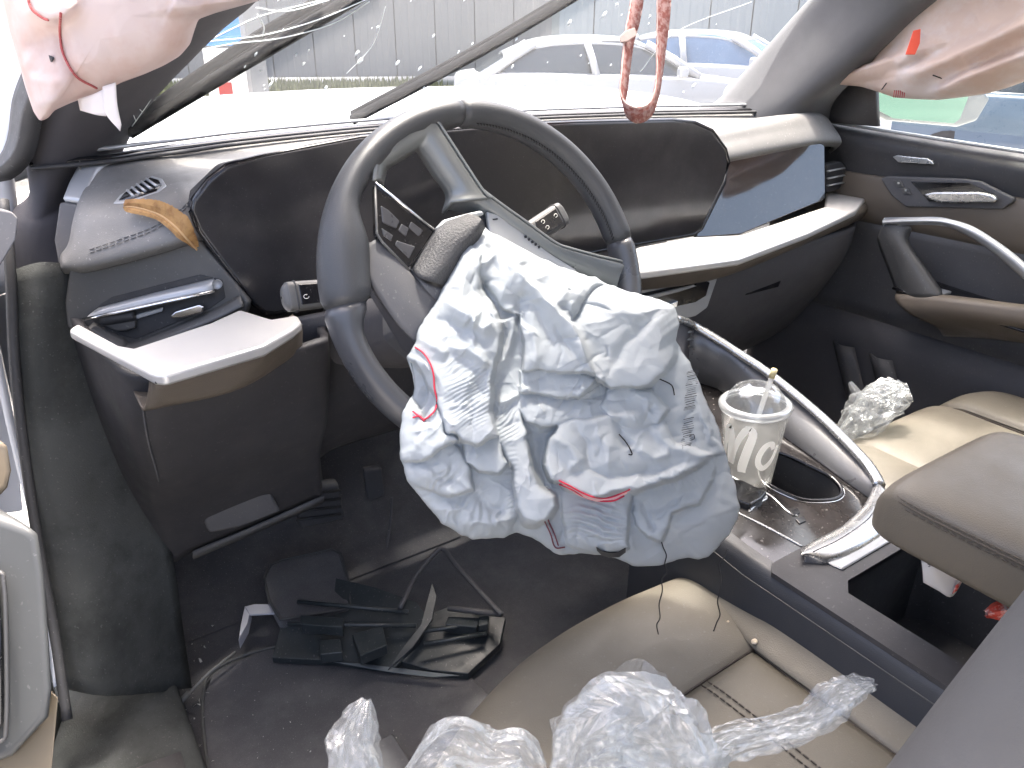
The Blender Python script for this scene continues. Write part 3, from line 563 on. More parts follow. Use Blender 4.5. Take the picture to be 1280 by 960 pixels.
pl = prism('warning_plate', [WP(x, y, .006) for x, y in [(609, 264), (622, 268), (690, 318), (722, 338), (700, 345), (612, 290)]], -wn*.006, silvp, wheel, bevel=.0015)
for k in range(5): box('embossed_letter', WP(657+4.2*k, 296+3.2*k, .0066), (.0028, .0028, .0008), ink, pl, ax=(e1, e2, wn), bevel=0)
box('embossed_letter', WP(619, 274, .0066), (.006, .0015, .0008), ink, pl, ax=(e1, e2, wn), bevel=0)
# gloss button panel
bp_ = prism('button_panel', [WP(x, y, .012) for x, y in [(469, 230), (474, 231), (541, 285), (543, 290), (514, 333), (509, 334), (476, 300), (471, 290)]], -wn*.012, gloss, wheel, bevel=.002)
tube('panel_edge', [WP(x, y, .0135) for x, y in [(469, 228), (500, 253), (543, 288)]], .0016, chrome, bp_, n=6)
tube('panel_edge', [WP(x, y, .0125) for x, y in [(469, 232), (471, 292), (477, 302), (511, 337)]], .0014, fascm, bp_, n=6)
btn = M('button_plastic', (.05, .05, .055), .3, vs=20)
for q in ([(476, 256), (486, 262), (500, 276), (496, 286), (478, 278)], [(502, 279), (512, 285), (508, 296), (498, 288)], [(514, 276), (530, 288), (524, 296), (511, 284)], [(496, 300), (520, 308), (512, 324), (494, 306)], [(477, 284), (492, 294), (489, 302), (479, 294)]):
    prism('button', [WP(x, y, .0132) for x, y in q], -wn*.003, btn, bp_, bevel=.0015)
# hub and dark lower spoke
hub_o = [(455, 300), (474, 300), (512, 338), (545, 292), (600, 262), (700, 330), (760, 372), (740, 470), (640, 520), (560, 470), (520, 430), (470, 345)]
prism('hub_body', [WP(x, y, -.006) for x, y in hub_o], -wn*.045, black, wheel, bevel=.012, seg=3)
surf('lower_spoke', [[WP(452, 312, .004), WP(462, 350, .008), WP(500, 408, .01), WP(545, 450, .01)], [WP(468, 300, .007), WP(482, 330, .012), WP(520, 385, .016), WP(565, 430, .016)], [WP(478, 302, .004), WP(500, 325, .012), WP(535, 365, .014), WP(585, 405, .014)]], 12, 20, black2, wheel, solid=.012)
fl = [[(513, 334), (530, 309), (544, 288), (560, 276), (585, 267)], [(522, 345), (542, 318), (557, 297), (575, 283), (597, 270)], [(540, 352), (560, 328), (574, 308), (588, 294), (603, 276)], [(556, 358), (570, 338), (584, 316), (598, 300), (607, 284)]]
C = [[WP(x, y, [.006, .020, .026, .018][i]+.004*j) for j, (x, y) in enumerate(r)] for i, r in enumerate(fl)]
surf('hub_cover_flap', C, 20, 24, hubgrain, wheel, solid=.004)
prism('flap_rim', [WP(x, y, .012) for x, y in [(545, 286), (556, 274), (585, 266), (603, 262), (607, 268), (590, 272), (562, 282)]], -wn*.01, silvp, wheel, bevel=.003)
surf('hub_cover_flap', [[WP(512, 336, .004), WP(530, 352, .014), WP(556, 362, .016)], [WP(514, 360, .002), WP(535, 380, .012), WP(556, 385, .014)], [WP(525, 400, .0), WP(540, 412, .01), WP(556, 415, .012)]], 12, 12, black2, wheel, solid=.004)
# steering column with its two stalks
colm = thing('steering_column', 'dark steering column behind the wheel with indicator and wiper stalks', 'steering column', W(0, 0, -.2))
C = []
for c, r1, r2, dz in ((-.035, .05, .045, 0), (-.06, .07, .06, -.004), (-.11, .075, .065, -.006), (-.17, .075, .065, -.005), (-.26, .085, .07, 0), (-.34, .09, .07, .01)):
    C.append([W(r1*math.cos(t_), r2*math.sin(t_)+dz, c) for t_ in np.linspace(0, 2*math.pi, 14, endpoint=False)])
surf('shroud', C, 26, 36, black, colm, cv=True)
def stalk(tip, base, c0, c1, lab):
    p, q = WP(*tip, c0), WP(*base, c1); d = (q-p)/np.linalg.norm(q-p); s = np.cross(d, wn); s /= np.linalg.norm(s); L = np.linalg.norm(q-p); C = []
    for k, w_, h_ in ((0, .009, .006), (.004, .0145, .009), (.012, .016, .0105), (L*.5, .0145, .010), (L*.62, .0125, .009), (L*.75, .010, .008), (L, .010, .009)):
        C.append([p+d*k+s*w_*math.copysign(abs(math.cos(t_))**.6, math.cos(t_))+wn*h_*math.copysign(abs(math.sin(t_))**.6, math.sin(t_)) for t_ in np.linspace(0, 2*math.pi, 16, endpoint=False)])
    C.insert(0, [p-d*.001+s*.002*math.cos(t_)+wn*.002*math.sin(t_) for t_ in np.linspace(0, 2*math.pi, 16, endpoint=False)])
    o = surf('stalk', C, 40, 32, fascm, colm, cv=True)
    prism('stalk_panel', [p+d*k+s*y_+wn*.0108 for k, y_ in ((.016, -.011), (.055, -.010), (.06, 0), (.055, .010), (.016, .011))], -wn*.002, gloss, o, bevel=.001)
    for k, y_ in ((.022, .003), (.045, .005), (.043, -.004)):
        tube('stalk_symbol', [p+d*(k+.0028*math.cos(t_))+s*(y_+.0022*math.sin(t_))+wn*.0112 for t_ in np.linspace(0, 5.2, 12)], .0004, printw, o, n=4)
    ring = [p+d*.013+s*.0166*math.copysign(abs(math.cos(t_))**.6, math.cos(t_))+wn*.0109*math.copysign(abs(math.sin(t_))**.6, math.sin(t_)) for t_ in np.linspace(0, 2*math.pi, 24, endpoint=False)]
    tube('stalk_ring', ring, .0007, rubber, o, n=5, closed=True)
    return o
stalk((353, 372), (500, 358), -.105, -.10, 'left'); stalk((704, 266), (600, 332), -.105, -.10, 'right')
prism('column_lever', [W(-.075, .01, -.10), W(-.06, .03, -.10), W(-.03, -.04, -.09), W(-.06, -.07, -.09), W(-.085, -.03, -.10)], -wn*.05, black2, colm, bevel=.006)
# ================================================================ centre console
con = thing('centre_console', 'centre console with silver rails, gloss black deck and cupholder', 'console', (-.04, -.3, 0))
dk0 = V3(-.04, -.3, .405); dkn = V3(0, -.2, 1); dkn /= np.linalg.norm(dkn)
CP = lambda x, y, o=0.: onplane(x, y, dk0, dkn)+dkn*o
deckw = lambda x, y, o=0.: V3(x, y, .405+.2*(y+.3))+dkn*o
hole_px = [(951, 589), (955, 573), (964, 564), (985, 570), (1012, 583), (1036, 595), (1048, 606), (1052, 615), (1048, 622), (1035, 626), (1006, 626), (980, 617), (958, 604)]
hole = cr([CP(x, y) for x, y in hole_px], 40, True)
outer = [deckw(-.165, .16), deckw(-.165, -.10), deckw(-.165, -.36), deckw(-.10, -.37), deckw(0, -.37), deckw(.08, -.36), deckw(.085, -.1), deckw(.085, .16)]
def fill_hole(name, out, hol, m, parent, depth, **k):
    bm = bmesh.new(); vo = [bm.verts.new(p) for p in out]; vh = [bm.verts.new(p) for p in hol]
    es = [bm.edges.new((vo[i], vo[(i+1) % len(vo)])) for i in range(len(vo))]+[bm.edges.new((vh[i], vh[(i+1) % len(vh)])) for i in range(len(vh))]
    bmesh.ops.triangle_fill(bm, edges=es, use_beauty=True, use_dissolve=False, normal=(0, 0, 1))
    me = bpy.data.meshes.new(name); bm.to_mesh(me); bm.free(); me.materials.append(m)
    o = bpy.data.objects.new(name, me); COL.objects.link(o); attach(o, parent)
    if depth: s = o.modifiers.new('solid', 'SOLIDIFY'); s.thickness = depth; s.offset = -1
    return o
deckm = M('deck_gloss', (.02, .018, .018), .08, spec=.7, dust=.4, ds=180, vs=8, rvar=.06, dcol=(.4, .38, .36))
deck = fill_hole('deck', outer, hole, deckm, con, .004)
hc = hole.mean(0)
C = [hole+dkn*.001, hc+(hole-hc)*.96-dkn*.012, hc+(hole-hc)*.90-dkn*.04, hc+(hole-hc)*.86-dkn*.066, hc+(hole-hc)*.5-dkn*.070, hc+(hole-hc)*.02-dkn*.070]
surf('cupholder', C, 24, 40, rubber, con, cv=True)
tube('cupholder_ring', hole+dkn*.0005, .0032, gloss, con, n=8, closed=True)
tube('cupholder_edge', hc+(hole-hc)*1.07+dkn*.0004, .0008, chrome, con, n=6, closed=True)
prism('holder_grip', [CP(x, y, -.03) for x, y in [(985, 594), (995, 593), (994, 612), (984, 610)]], -dkn*.012, silvp, con, bevel=.003)
# rails and inner walls
rail_px = [(842, 398, .60), (862, 404, .565), (891, 421, .545), (925, 443, .525), (962, 468, .505), (1023, 518, .470), (1075, 570, .440), (1092, 592, .430), (1099, 606, .426)]
rail = np.array([A(x, y, 'z', z) for x, y, z in rail_px]); railc = cr(rail, 50)
tube('side_rail', railc, .0085, silver, con, n=14, flat=.7)
wb = np.array([deckw(.083, p[1], .002) for p in railc]); wb[:, 0] = np.minimum(railc[:, 0]-.004, .078)
wallm = M('console_wall', (.20, .20, .205), .35, metal=.3, vs=8, var=.1, dust=.15)
surf('inner_wall', [railc+V3(0, 0, -.002), railc*.55+wb*.45+V3(.004, 0, 0), wb], 0, 0, wallm, con, lin=True, solid=.006)
railL = railc.copy(); railL[:, 0] = -.165-.008*np.linspace(0, 1, 50); railL[:, 2] -= .01
surf('outer_wall', [railc+V3(.004, 0, 0), railc*V3(1, 1, .5)+V3(.02, 0, 0), railc*V3(1, 1, 0)+V3(.03, 0, .02)], 0, 0, black, con, lin=True, solid=.006)
cb_t = [(1001, 688), (1014, 677), (1050, 659), (1078, 634), (1088, 618), (1094, 602)]; cb_m = [(1002, 692), (1024, 684), (1060, 668), (1092, 644), (1104, 626), (1103, 608)]; cb_b = [(1006, 697), (1036, 699), (1070, 686), (1104, 664), (1122, 648), (1112, 616)]
surf('cross_bar', [[p+V3(0, 0, -.012) for p in AL(cb_t, 'z', .422)], AL(cb_t, 'z', .424), [p+V3(0, 0, .0) for p in AL(cb_m, 'z', .430)], AL(cb_b, 'z', .424), [p+V3(0, 0, -.014) for p in AL(cb_b, 'z', .424)]], 24, 40, silver, con, solid=.004)
tube('bar_groove', cr(AL([(1016, 690), (1050, 674), (1086, 648), (1100, 624)], 'z', .4295), 30), .0009, rubber, con, n=5)
# gear selector and its chrome lines, half under the air bag
gs_ = prism('gear_selector', [CP(x, y, .010) for x, y in [(905, 605), (925, 606), (957, 622), (950, 630), (936, 638), (915, 630)]], -dkn*.014, gloss, con, bevel=.003)
for L in ([(912, 594), (935, 608), (958, 621), (946, 630), (936, 640)], [(925, 604), (960, 618), (985, 640), (997, 645)], [(922, 641), (960, 660), (1004, 684)]):
    tube('chrome_line', cr([CP(x, y, .0008) for x, y in L], 24), .0018, silver, con, n=6, flat=.35, nrm=dkn)
prism('start_button', [CP(x, y, .005) for x, y in [(928, 617), (940, 620), (932, 628), (922, 624)]], -dkn*.006, silvp, con, bevel=.002)
for x, y in ((1000, 650), (992, 640)): prism('touch_key', [CP(x+a, y+b, .002) for a, b in ((-6, 0), (4, -4), (8, 2), (-1, 6))], -dkn*.003, gloss, con, bevel=.001)
# socket panel at the front of the console
fpn = A(868, 424, 'y', .02); prism('socket_panel', AL([(846, 402), (862, 412), (880, 455), (885, 480), (850, 470)], 'y', .02), (0, .02, 0), rubber, con, bevel=.002)
tube('socket_ring', [A(862+6*math.cos(t_), 441+8*math.sin(t_), 'y', .016) for t_ in np.linspace(0, 6.28, 20, endpoint=False)], .0012, chrome, con, n=6, closed=True)
for k in range(2): tube('toggle', AL([(853, 416+9*k), (866, 414+9*k)], 'y', .016), .0025, silvp, con, n=6)
# rear half: dark box with tray slot and open bin
top = V3(0, 0, .418); bx0, bx1 = -.168, .10
binr = [V3(-.128, -.405, .418), V3(-.11, -.392, .418), V3(.05, -.392, .418), V3(.07, -.41, .418), V3(.07, -.86, .418), V3(-.128, -.86, .418)]
outr = [V3(-.10, -.325, .418), V3(bx1, -.325, .418), V3(bx1, -.95, .418), V3(bx0, -.95, .418), V3(bx0, -.335, .418), V3(-.155, -.325, .418)]
fill_hole('rear_deck', outr, binr, kneem, con, .006)
surf('storage_bin', [[p+V3(0, 0, -.003) for p in binr], [p+V3(0, 0, -.05) for p in binr], [p*V3(.95, 1, 1)+V3(0, 0, -.13) for p in binr], [V3(-.03, -.6, .288)+(p-V3(-.03, -.6, .418))*.1 for p in binr]], 0, 0, rubber, con, lin=True, cv=True, smooth=False)
prism('tray_slot', [V3(-.115, -.337, .4195), V3(.05, -.337, .4195), V3(.055, -.352, .4195), V3(-.11, -.352, .4195)], (0, 0, -.004), rubber, con, bevel=.001)
prism('tray_lid', [V3(-.105, -.354, .4215), V3(.055, -.354, .4215), V3(.055, -.378, .4215), V3(-.10, -.378, .4215)], (0, 0, -.004), silvp, con, bevel=.002)
C = []
for y, o in ((-.12, .0), (-.2, .0), (-.3, 0), (-.45, 0), (-.7, -.002), (-.95, -.002)):
    zt = .416 if y < -.3 else .416+.12*(y+.3)
    C.append([V3(-.150+o, y, zt+.001), V3(-.164+o, y, zt-.003), V3(-.172+o, y, zt-.02), V3(-.176, y, zt-.07), V3(-.178, y, .25), V3(-.18, y, .1), V3(-.18, y, 0)])
sp_ = surf('side_panel', C, 40, 26, M('console_side', (.045, .048, .056), .5, bump=.1, bs=900, btype='vor', vs=5, var=.15), con)
tube('panel_joint', [V3(-.1735, y, (.416 if y < -.3 else .416+.12*(y+.3))-.021) for y in (-.12, -.2, -.3, -.36, -.5, -.7, -.95)], .0007, fascm, sp_, n=5)
# armrest lid
arm = thing('armrest', 'padded beige leather armrest lid raised over the console bin', 'armrest', (-.04, -.65, .45))
ax0 = A(1097, 588, 'z', .575); armm = M('armrest_leather', (.165, .140, .106), .46, bump=.14, bs=800, btype='vor', vs=5, var=.08)
C = []
for y, e in ((-.412, .2), (-.415, .62), (-.425, .86), (-.445, .98), (-.51, 1.), (-.7, 1.), (-.95, 1.), (-.98, .8)):
    cx, cz, hw, hh = -.030, .538-.02*(1-e), .113*(.80+.2*e), .040*e
    C.append([V3(cx+hw*math.copysign(abs(math.cos(t_))**.38, math.cos(t_)), y, cz+hh*math.copysign(abs(math.sin(t_))**.42, math.sin(t_))) for t_ in np.linspace(0, 2*math.pi, 28, endpoint=False)])
G = patch(C, 60, 84, False, True); v = list(G.reshape(-1, 3)); f = gf(60, 84, False, True)+[tuple(range(84)), tuple(59*84+j for j in range(84))]
lid = obj('lid', v, f, armm, arm)
seamt = M('beige_stitch', (.11, .09, .07), .8)
def seam_line(zz, dx): return cr([V3(.04, -.4195, zz), V3(-.06, -.4195, zz), V3(-.105, -.4215, zz), V3(-.133, -.431, zz), V3(-.1425-dx, -.455, zz), V3(-.1442-dx, -.55, zz), V3(-.1442-dx, -.75, zz), V3(-.1442-dx, -.95, zz)], 60)
tube('seam', seam_line(.5585, 0), .0012, seamt, lid, n=6)
for dz in (.004, -.004): tubes('stitching', dashes([seam_line(.5585+dz, 0)], .005, .0025, 0), .0008, seamt, lid)
prism('hinge_bracket', [V3(-.10, -.86, .40), V3(.03, -.86, .40), V3(.03, -.93, .50), V3(-.10, -.93, .50)], (0, -.03, 0), black2, arm, bevel=.004)

# ================================================================ seats
def puffquad(name, quad, puff, m, parent, n=26, e=5., tilt=None):
    """a seat panel: four edge curves blended, padded in the middle and pulled down at its seams"""
    B = patch(quad, n, n); u = np.linspace(-1, 1, n); k = (1-np.abs(u)**e)
    K = np.sqrt(np.outer(k, k)); B[:, :, 2] += puff*K
    return surf(name, B, 0, 0, m, parent, lin=True, solid=.006), B
dseat = thing('car_seat_unit', 'beige leather driver seat cushion littered with clear plastic', 'seat', (-.34, -.45, 0))
xs_ = [-.585, -.565, -.52, -.44, -.36, -.27, -.205, -.172]
yf = np.interp(xs_, [-.6, -.565, -.5, -.42, -.34, -.25, -.165], [-.30, -.262, -.226, -.198, -.186, -.184, -.192])
C = []
for x, y in zip(xs_, yf):
    ys = -.352-.012*(x+.172)/.4*-1 if x > -.5 else -.37
    z0 = .338-(.035 if x < -.575 else .012 if x < -.55 else 0)
    C.append([V3(x, y-.03, .17), V3(x, y+.003, .24), V3(x, y+.004, .29), V3(x, y-.012, z0-.014), V3(x, y-.045, z0+.004), V3(x, (y+ys)/2-.02, z0+.006), V3(x, ys+.018, z0+.003), V3(x, ys+.004, z0-.001), V3(x, ys, z0-.005)])
cush = surf('thigh_panel', C, 50, 50, seatm, dseat, solid=.006)
C = []
for y, s in ((-.185, 0), (-.20, .8), (-.24, 1), (-.32, 1), (-.36, 1), (-.45, 1), (-.55, 1), (-.68, 1)):
    z0 = .338+.004*s+.006*max(0, min(1, (-y-.22)/.2)); k = max(0, min(1, (-y-.2)/.16)); xl = -.170-.036*k
    C.append([V3(xl, y, z0-.005 if s else .26), V3(xl+.004, y, z0-.001 if s else .26), V3(xl+.016, y, z0+.004 if s else .27), V3(xl+.045, y, z0+.016*s if s else .27), V3(xl+.075, y, z0+.010*s if s else .26), V3(xl+.097, y, z0-.02 if s else .25), V3(xl+.105, y, z0-.07 if s else .22), V3(xl+.095, y, .17), V3(xl+.085, y, .1)])
surf('side_bolster', C, 50, 40, seatm, dseat, solid=.006)
q = [[V3(-.206-.0*i, -.352-.1*i, .3365+.004*i) + V3(-.10*j, -.004*j, 0) for j in range(4)] for i in range(4)]
puffquad('centre_insert', q, .009, seatm, dseat)
C = [[V3(-.513, -.372-.1*i, .327), V3(-.545, -.372-.1*i, .345), V3(-.575, -.372-.1*i, .345), V3(-.592, -.372-.1*i, .31), V3(-.595, -.372-.1*i, .22), V3(-.59, -.372-.1*i, .12)] for i in range(4)]
surf('side_bolster', C, 20, 24, seatm, dseat, solid=.006)
surf('seat_base', [[V3(x, y, z) for z in (.05, .2)] for x, y in ((-.57, -.9), (-.57, -.31), (-.52, -.26), (-.2, -.24), (-.15, -.28), (-.12, -.9))], 30, 3, rubber, dseat, solid=.01)
for x in (-.52, -.2): box('seat_rail', (x, -.35, .03), (.05, .72, .045), black2, dseat, bevel=.006)
seamd = M('seat_seam', (.05, .04, .032), .8)
sl1 = cr([V3(-.170, -.199, .3335), V3(-.173, -.23, .338), V3(-.185, -.29, .3385), V3(-.203, -.353, .338), V3(-.206, -.45, .3405), V3(-.206, -.6, .346)], 40)
tube('seam', sl1, .0014, seamd, dseat, n=6)
sl2 = cr([V3(-.204, -.353, .3375), V3(-.28, -.354, .337), V3(-.36, -.357, .337), V3(-.45, -.362, .337)], 24); tube('seam', sl2, .0014, seamd, dseat, n=6)
for o in (0, .009):
    P = np.array([V3(-.286-o, y, .3435) for y in np.linspace(-.360, -.64, 30)]); vv_ = -1+2*(-.352-P[:, 1])/.3; P[:, 2] = .3365+.04*(-.352-P[:, 1])+.009*np.sqrt(np.clip(1-np.abs(vv_)**5, 0, 1)*.98)+.0012; tubes('stitching', dashes([P], .006, .0025, 0), .0009, seamd, dseat)
greyc = M('grey_backrest', (.112, .105, .098), .75, bump=.15, bs=500, vs=5, var=.1)
bb = [A(1110, 1150, 'd', .46), A(1218, 1010, 'd', .46), A(1320, 882, 'd', .45), A(1420, 762, 'd', .44), A(1500, 670, 'd', .44)]
tube('backrest', cr(bb, 30), .047, greyc, dseat, n=28)
surf('backrest_panel', [[p+V3(.02, -.03, 0), p+V3(.12, -.05, -.03), p+V3(.3, -.10, -.03)] for p in bb], 16, 12, greyc, dseat, solid=.03)
pseat = thing('car_seat_unit', 'beige leather passenger seat cushion beyond the console armrest', 'seat', (.45, -.4, 0))
C = []
for x, dy, dz in ((.135, -.07, -.10), (.145, -.05, -.03), (.175, -.03, .0), (.225, -.012, .006), (.275, 0, -.004), (.29, 0, -.012)):
    C.append([V3(x, -.13+dy, .16), V3(x, -.105+dy, .25), V3(x, -.115+dy, .32+dz), V3(x, -.16+dy, .368+dz), V3(x, -.25+dy, .372+dz), V3(x, -.5+dy, .372+dz), V3(x, -.8+dy, .37+dz)])
surf('side_bolster', C, 30, 40, seatm, pseat, solid=.006)
C = [[V3(x, -.13, .16), V3(x, -.10, .25), V3(x, -.11, .32), V3(x, -.155, .353+p), V3(x, -.25, .356+p), V3(x, -.5, .352+p), V3(x, -.8, .35+p)] for x, p in ((.293, 0), (.32, .008), (.42, .010), (.52, .008), (.547, 0))]
surf('thigh_panel', C, 30, 40, seatm, pseat, solid=.006)
C = [[V3(x, -.14+dy, .16), V3(x, -.11+dy, .25), V3(x, -.12+dy, .32+dz), V3(x, -.165+dy, .366+dz), V3(x, -.25+dy, .372+dz), V3(x, -.5+dy, .372+dz), V3(x, -.8+dy, .37+dz)] for x, dy, dz in ((.55, 0, -.012), (.565, 0, -.002), (.62, -.01, .006), (.665, -.03, -.005), (.69, -.06, -.06))]
surf('side_bolster', C, 30, 40, seatm, pseat, solid=.006)
for x in (.2915, .5485): tube('seam', cr([V3(x, -.098, .25), V3(x, -.108, .315), V3(x, -.155, .352), V3(x, -.3, .357), V3(x, -.8, .352)], 40), .0016, seamd, pseat, n=6)
surf('seat_base', [[V3(x, y, z) for z in (.03, .2)] for x, y in ((.15, -.9), (.15, -.2), (.2, -.16), (.62, -.16), (.68, -.2), (.68, -.9))], 30, 3, rubber, pseat, solid=.01)
surf('backrest', [[V3(x, -.72-.1*k-(.0 if .2 < x < .6 else -.03), .36+.2*k) for k in range(5)] for x in (.15, .25, .45, .6, .69)], 16, 16, seatm, pseat, solid=.06)

# ================================================================ passenger door
pd = thing('passenger_door', 'passenger door trim in black and taupe with chrome handle', 'door', (.75, -.1, .1))
DX = lambda x, y, o=0.: A(x, y, 'x', .72-o)
ypts = (.42, .30, .1, -.15, -.5, -1.0)
doorup = M('door_upper', (.046, .045, .047), .6, bump=.15, bs=900, btype='vor', vs=4, var=.15, dust=.1)
C = [[V3(.79, y, .80-.01*k), V3(.755, y, .803-.012*k), V3(.728, y, .795-.014*k), V3(.722, y, .775-.013*k), V3(.728, y, .735-.012*k), V3(.728, y, .69)] for k, y in enumerate(ypts)]
surf('upper_panel', C, 30, 24, doorup, pd, solid=.005)
C = [[V3(.728, y, .702), V3(.718, y, .698), V3(.712, y, .66), V3(.718, y, .62), V3(.73, y, .60)] for y in ypts]
surf('leather_band', C, 24, 16, taupe, pd, solid=.005)
C = [[V3(.73, y, .61), V3(.735, y, .55), V3(.74, y, .5), V3(.74, y, .40)] for y in ypts]
surf('pocket_back', C, 20, 10, black2, pd, solid=.004)
C = [[V3(.735, y, .40), V3(.715, y, .36), V3(.72, y, .26), V3(.70, y, .15), V3(.69, y, .04)] for y in ypts]
lp_ = surf('lower_panel', C, 20, 16, black, pd, solid=.005)
for k in range(2):
    surf('pocket_rib', [[V3(.702-.012*q, .18-.09*k-.16*q, .34-.3*q), V3(.690-.012*q, .155-.09*k-.16*q, .34-.3*q), V3(.702-.012*q, .13-.09*k-.16*q, .34-.3*q)] for q in (0, .33, .66, 1)], 12, 8, black2, pd, solid=.004)
bz = prism('handle_bezel', [DX(x, y, .012) for x, y in [(1100, 223), (1108, 220), (1205, 224), (1225, 227), (1267, 248), (1266, 253), (1252, 262), (1132, 259), (1114, 245)]], (.012, 0, 0), black2, pd, bevel=.004)
prism('handle_recess', [DX(x, y, .0135) for x, y in [(1138, 227), (1211, 228), (1246, 245), (1242, 254), (1161, 252)]], (.004, 0, 0), gloss, bz, bevel=.001)
prism('door_handle', [DX(x, y, .026) for x, y in [(1153, 243), (1166, 240), (1222, 240), (1240, 244), (1246, 249), (1243, 254), (1176, 254), (1162, 250)]], (.012, 0, 0), silver, bz, bevel=.004, seg=3)
for x, y in ((1122, 229), (1131, 238)): prism('lock_key', [DX(x+a, y+b, .0150) for a, b in ((-6, -4), (4, -3), (8, 5), (-2, 4))], (.003, 0, 0), fascm, bz, bevel=.001)
for x, y in ((1123, 229), (1132, 238)): box('lock_symbol', DX(x, y, .0155), (.001, .004, .004), printw, bz, bevel=0)
prism('tweeter_trim', [DX(x, y, .004) for x, y in [(1115, 196), (1121, 194), (1158, 198), (1164, 201), (1168, 206), (1122, 203)]], (.008, 0, 0), silver, pd, bevel=.002)
U = [(1103, 275), (1140, 272), (1180, 273), (1214, 282), (1246, 301), (1280, 327), (1330, 372)]; D_ = [(1103, 281), (1140, 281), (1177, 282), (1211, 296), (1242, 317), (1280, 350), (1325, 395)]
C = [[DX(x, y, .075) for x, y in U], [DX((x+a)/2, (y+b)/2, .085) for (x, y), (a, b) in zip(U, D_)], [DX(x, y, .075) for x, y in D_]]
pl_ = surf('door_pull', C, 8, 40, silvp, pd, solid=.012)
surf('pull_strut', [[DX(1096, 298, .07), DX(1106, 281, .078), DX(1136, 283, .07), DX(1139, 290, .04)], [DX(1100, 312, .07), DX(1118, 305, .085), DX(1132, 302, .075), DX(1137, 304, .04)], [DX(1111, 340, .07), DX(1130, 335, .085), DX(1152, 334, .075), DX(1156, 332, .04)], [DX(1122, 370, .07), DX(1146, 372, .085), DX(1176, 371, .075), DX(1180, 366, .04)]], 20, 14, fascm, pd, solid=.004)
U = [(1120, 368), (1176, 371), (1280, 384), (1400, 398)]; 
C = [[DX(x, y, .0) for x, y in U], [DX(x, y, .07) for x, y in U], [DX(x+2, y+10, .085) for x, y in U], [DX(x+20, y+24, .082) for x, y in U], [DX(x+50, y+38, .05) for x, y in U], [DX(x+60, y+50, .0) for x, y in U]]
surf('armrest', C, 24, 24, taupe, pd, solid=.004)
C = [[V3(.74, y, .52-.01*k), V3(.68, y, .515-.01*k), V3(.64, y, .512-.01*k)] for k, y in enumerate((.04, -.1, -.4))]
sp2 = surf('switch_plinth', C, 10, 10, gloss, pd, solid=.004)
prism('window_switch', [V3(.66, -.02, .519), V3(.69, -.02, .519), V3(.69, -.05, .519), V3(.66, -.05, .519)], (0, 0, -.006), silvp, sp2, bevel=.002)
obj('sail_panel', [DX(1000, 150, -.01), DX(1098, 158, -.01), DX(1096, 108, -.01), DX(1062, 96, -.01), DX(1010, 134, -.01)], [(0, 1, 2, 3, 4)], doorup, pd, solid=.012)
pane = film('side_glass', tint=(.88, .95, .92), gloss=.03, milky=.03, rough=.03)
surf('window_pane', [[V3(.765-.12*k, y, .80+.33*k) for k in (0, .5, 1)] for y in (.36, -.1, -1.0)], 10, 10, pane, pd)
tube('waist_seal', cr([V3(.742, y, .805-.010*k) for k, y in enumerate(ypts)], 30), .006, silvp, pd, n=8, flat=.6)
# passenger door mirror, outside the glass
mh = thing('door_mirror', 'dark passenger door mirror with a green tree reflection coloured into its glass outside the window', 'mirror', A(1150, 140, 'x', 1.0))
mirg = M('mirror_glass', (.10, .19, .155), .05, metal=1., vs=3, var=.03, rvar=.01)  # green of mirrored trees is put into the glass colour
housm = M('mirror_housing', (.07, .085, .10), .35, coat=.4, vs=4)
mo = [(1083, 116), (1100, 108), (1200, 112), (1232, 114), (1240, 122), (1222, 152), (1200, 159), (1110, 151), (1092, 140)]
mp = AL(mo, 'y', .33); prism('housing', mp, (.03, .10, 0), housm, mh, bevel=.012, seg=3)
mc = sum(mp)/len(mp); prism('mirror_glass', [mc+(p-mc)*.93-V3(0, .004, 0) for p in AL([(1083, 116), (1100, 110), (1200, 114), (1212, 120), (1200, 150), (1192, 156), (1110, 149), (1092, 139)], 'y', .33)], (0, .003, 0), mirg, mh, bevel=.001)
tube('stem', [A(1072, 150, 'y', .38), A(1090, 135, 'y', .40), A(1105, 130, 'y', .42)], .02, housm, mh, n=10)

# ================================================================ driver door, open, at the left edge
dd_ = thing('driver_door', 'open driver door at the left edge with grey armrest pod', 'door', (-.95, -.2, .1))
podm = M('pod_grey', (.085, .088, .086), .5, vs=5, var=.12, dust=.15)
def solidpx(name, px, d, th, m, parent, bevel=.006, seg=3):
    P = [A(x, y, 'd', d if np.isscalar(d) else d[i]) for i, (x, y) in enumerate(px)]; return prism(name, P, np.asarray(th), m, parent, bevel=bevel, seg=seg)
solidpx('armrest_pod', [(-120, 600), (0, 642), (38, 655), (52, 670), (60, 720), (66, 800), (70, 862), (66, 900), (20, 950), (-120, 1000)], .50, (-.03, .10, -.02), podm, dd_, .012, 4)
solidpx('switch_panel', [(-120, 690), (-4, 716), (3, 730), (6, 800), (6, 905), (-3, 925), (-120, 940)], .492, (-.01, .02, 0), gloss, dd_, .004)
tube('panel_rim', cr([A(x, y, 'd', .49) for x, y in [(-60, 702), (-4, 714), (5, 730), (8, 800), (8, 905), (-2, 928), (-60, 940)]], 30), .0014, fascm, dd_, n=6)
beigep = M('door_beige', (.22, .18, .125), .5, vs=6, var=.1)
solidpx('lower_trim', [(-60, 975), (22, 940), (48, 912), (66, 866), (74, 872), (66, 960), (62, 1050), (-60, 1060)], .515, (-.02, .06, 0), beigep, dd_, .006)
solidpx('trim_corner', [(-60, 530), (0, 545), (14, 560), (19, 590), (14, 612), (0, 628), (-60, 640)], .62, (-.02, .05, 0), beigep, dd_, .008)
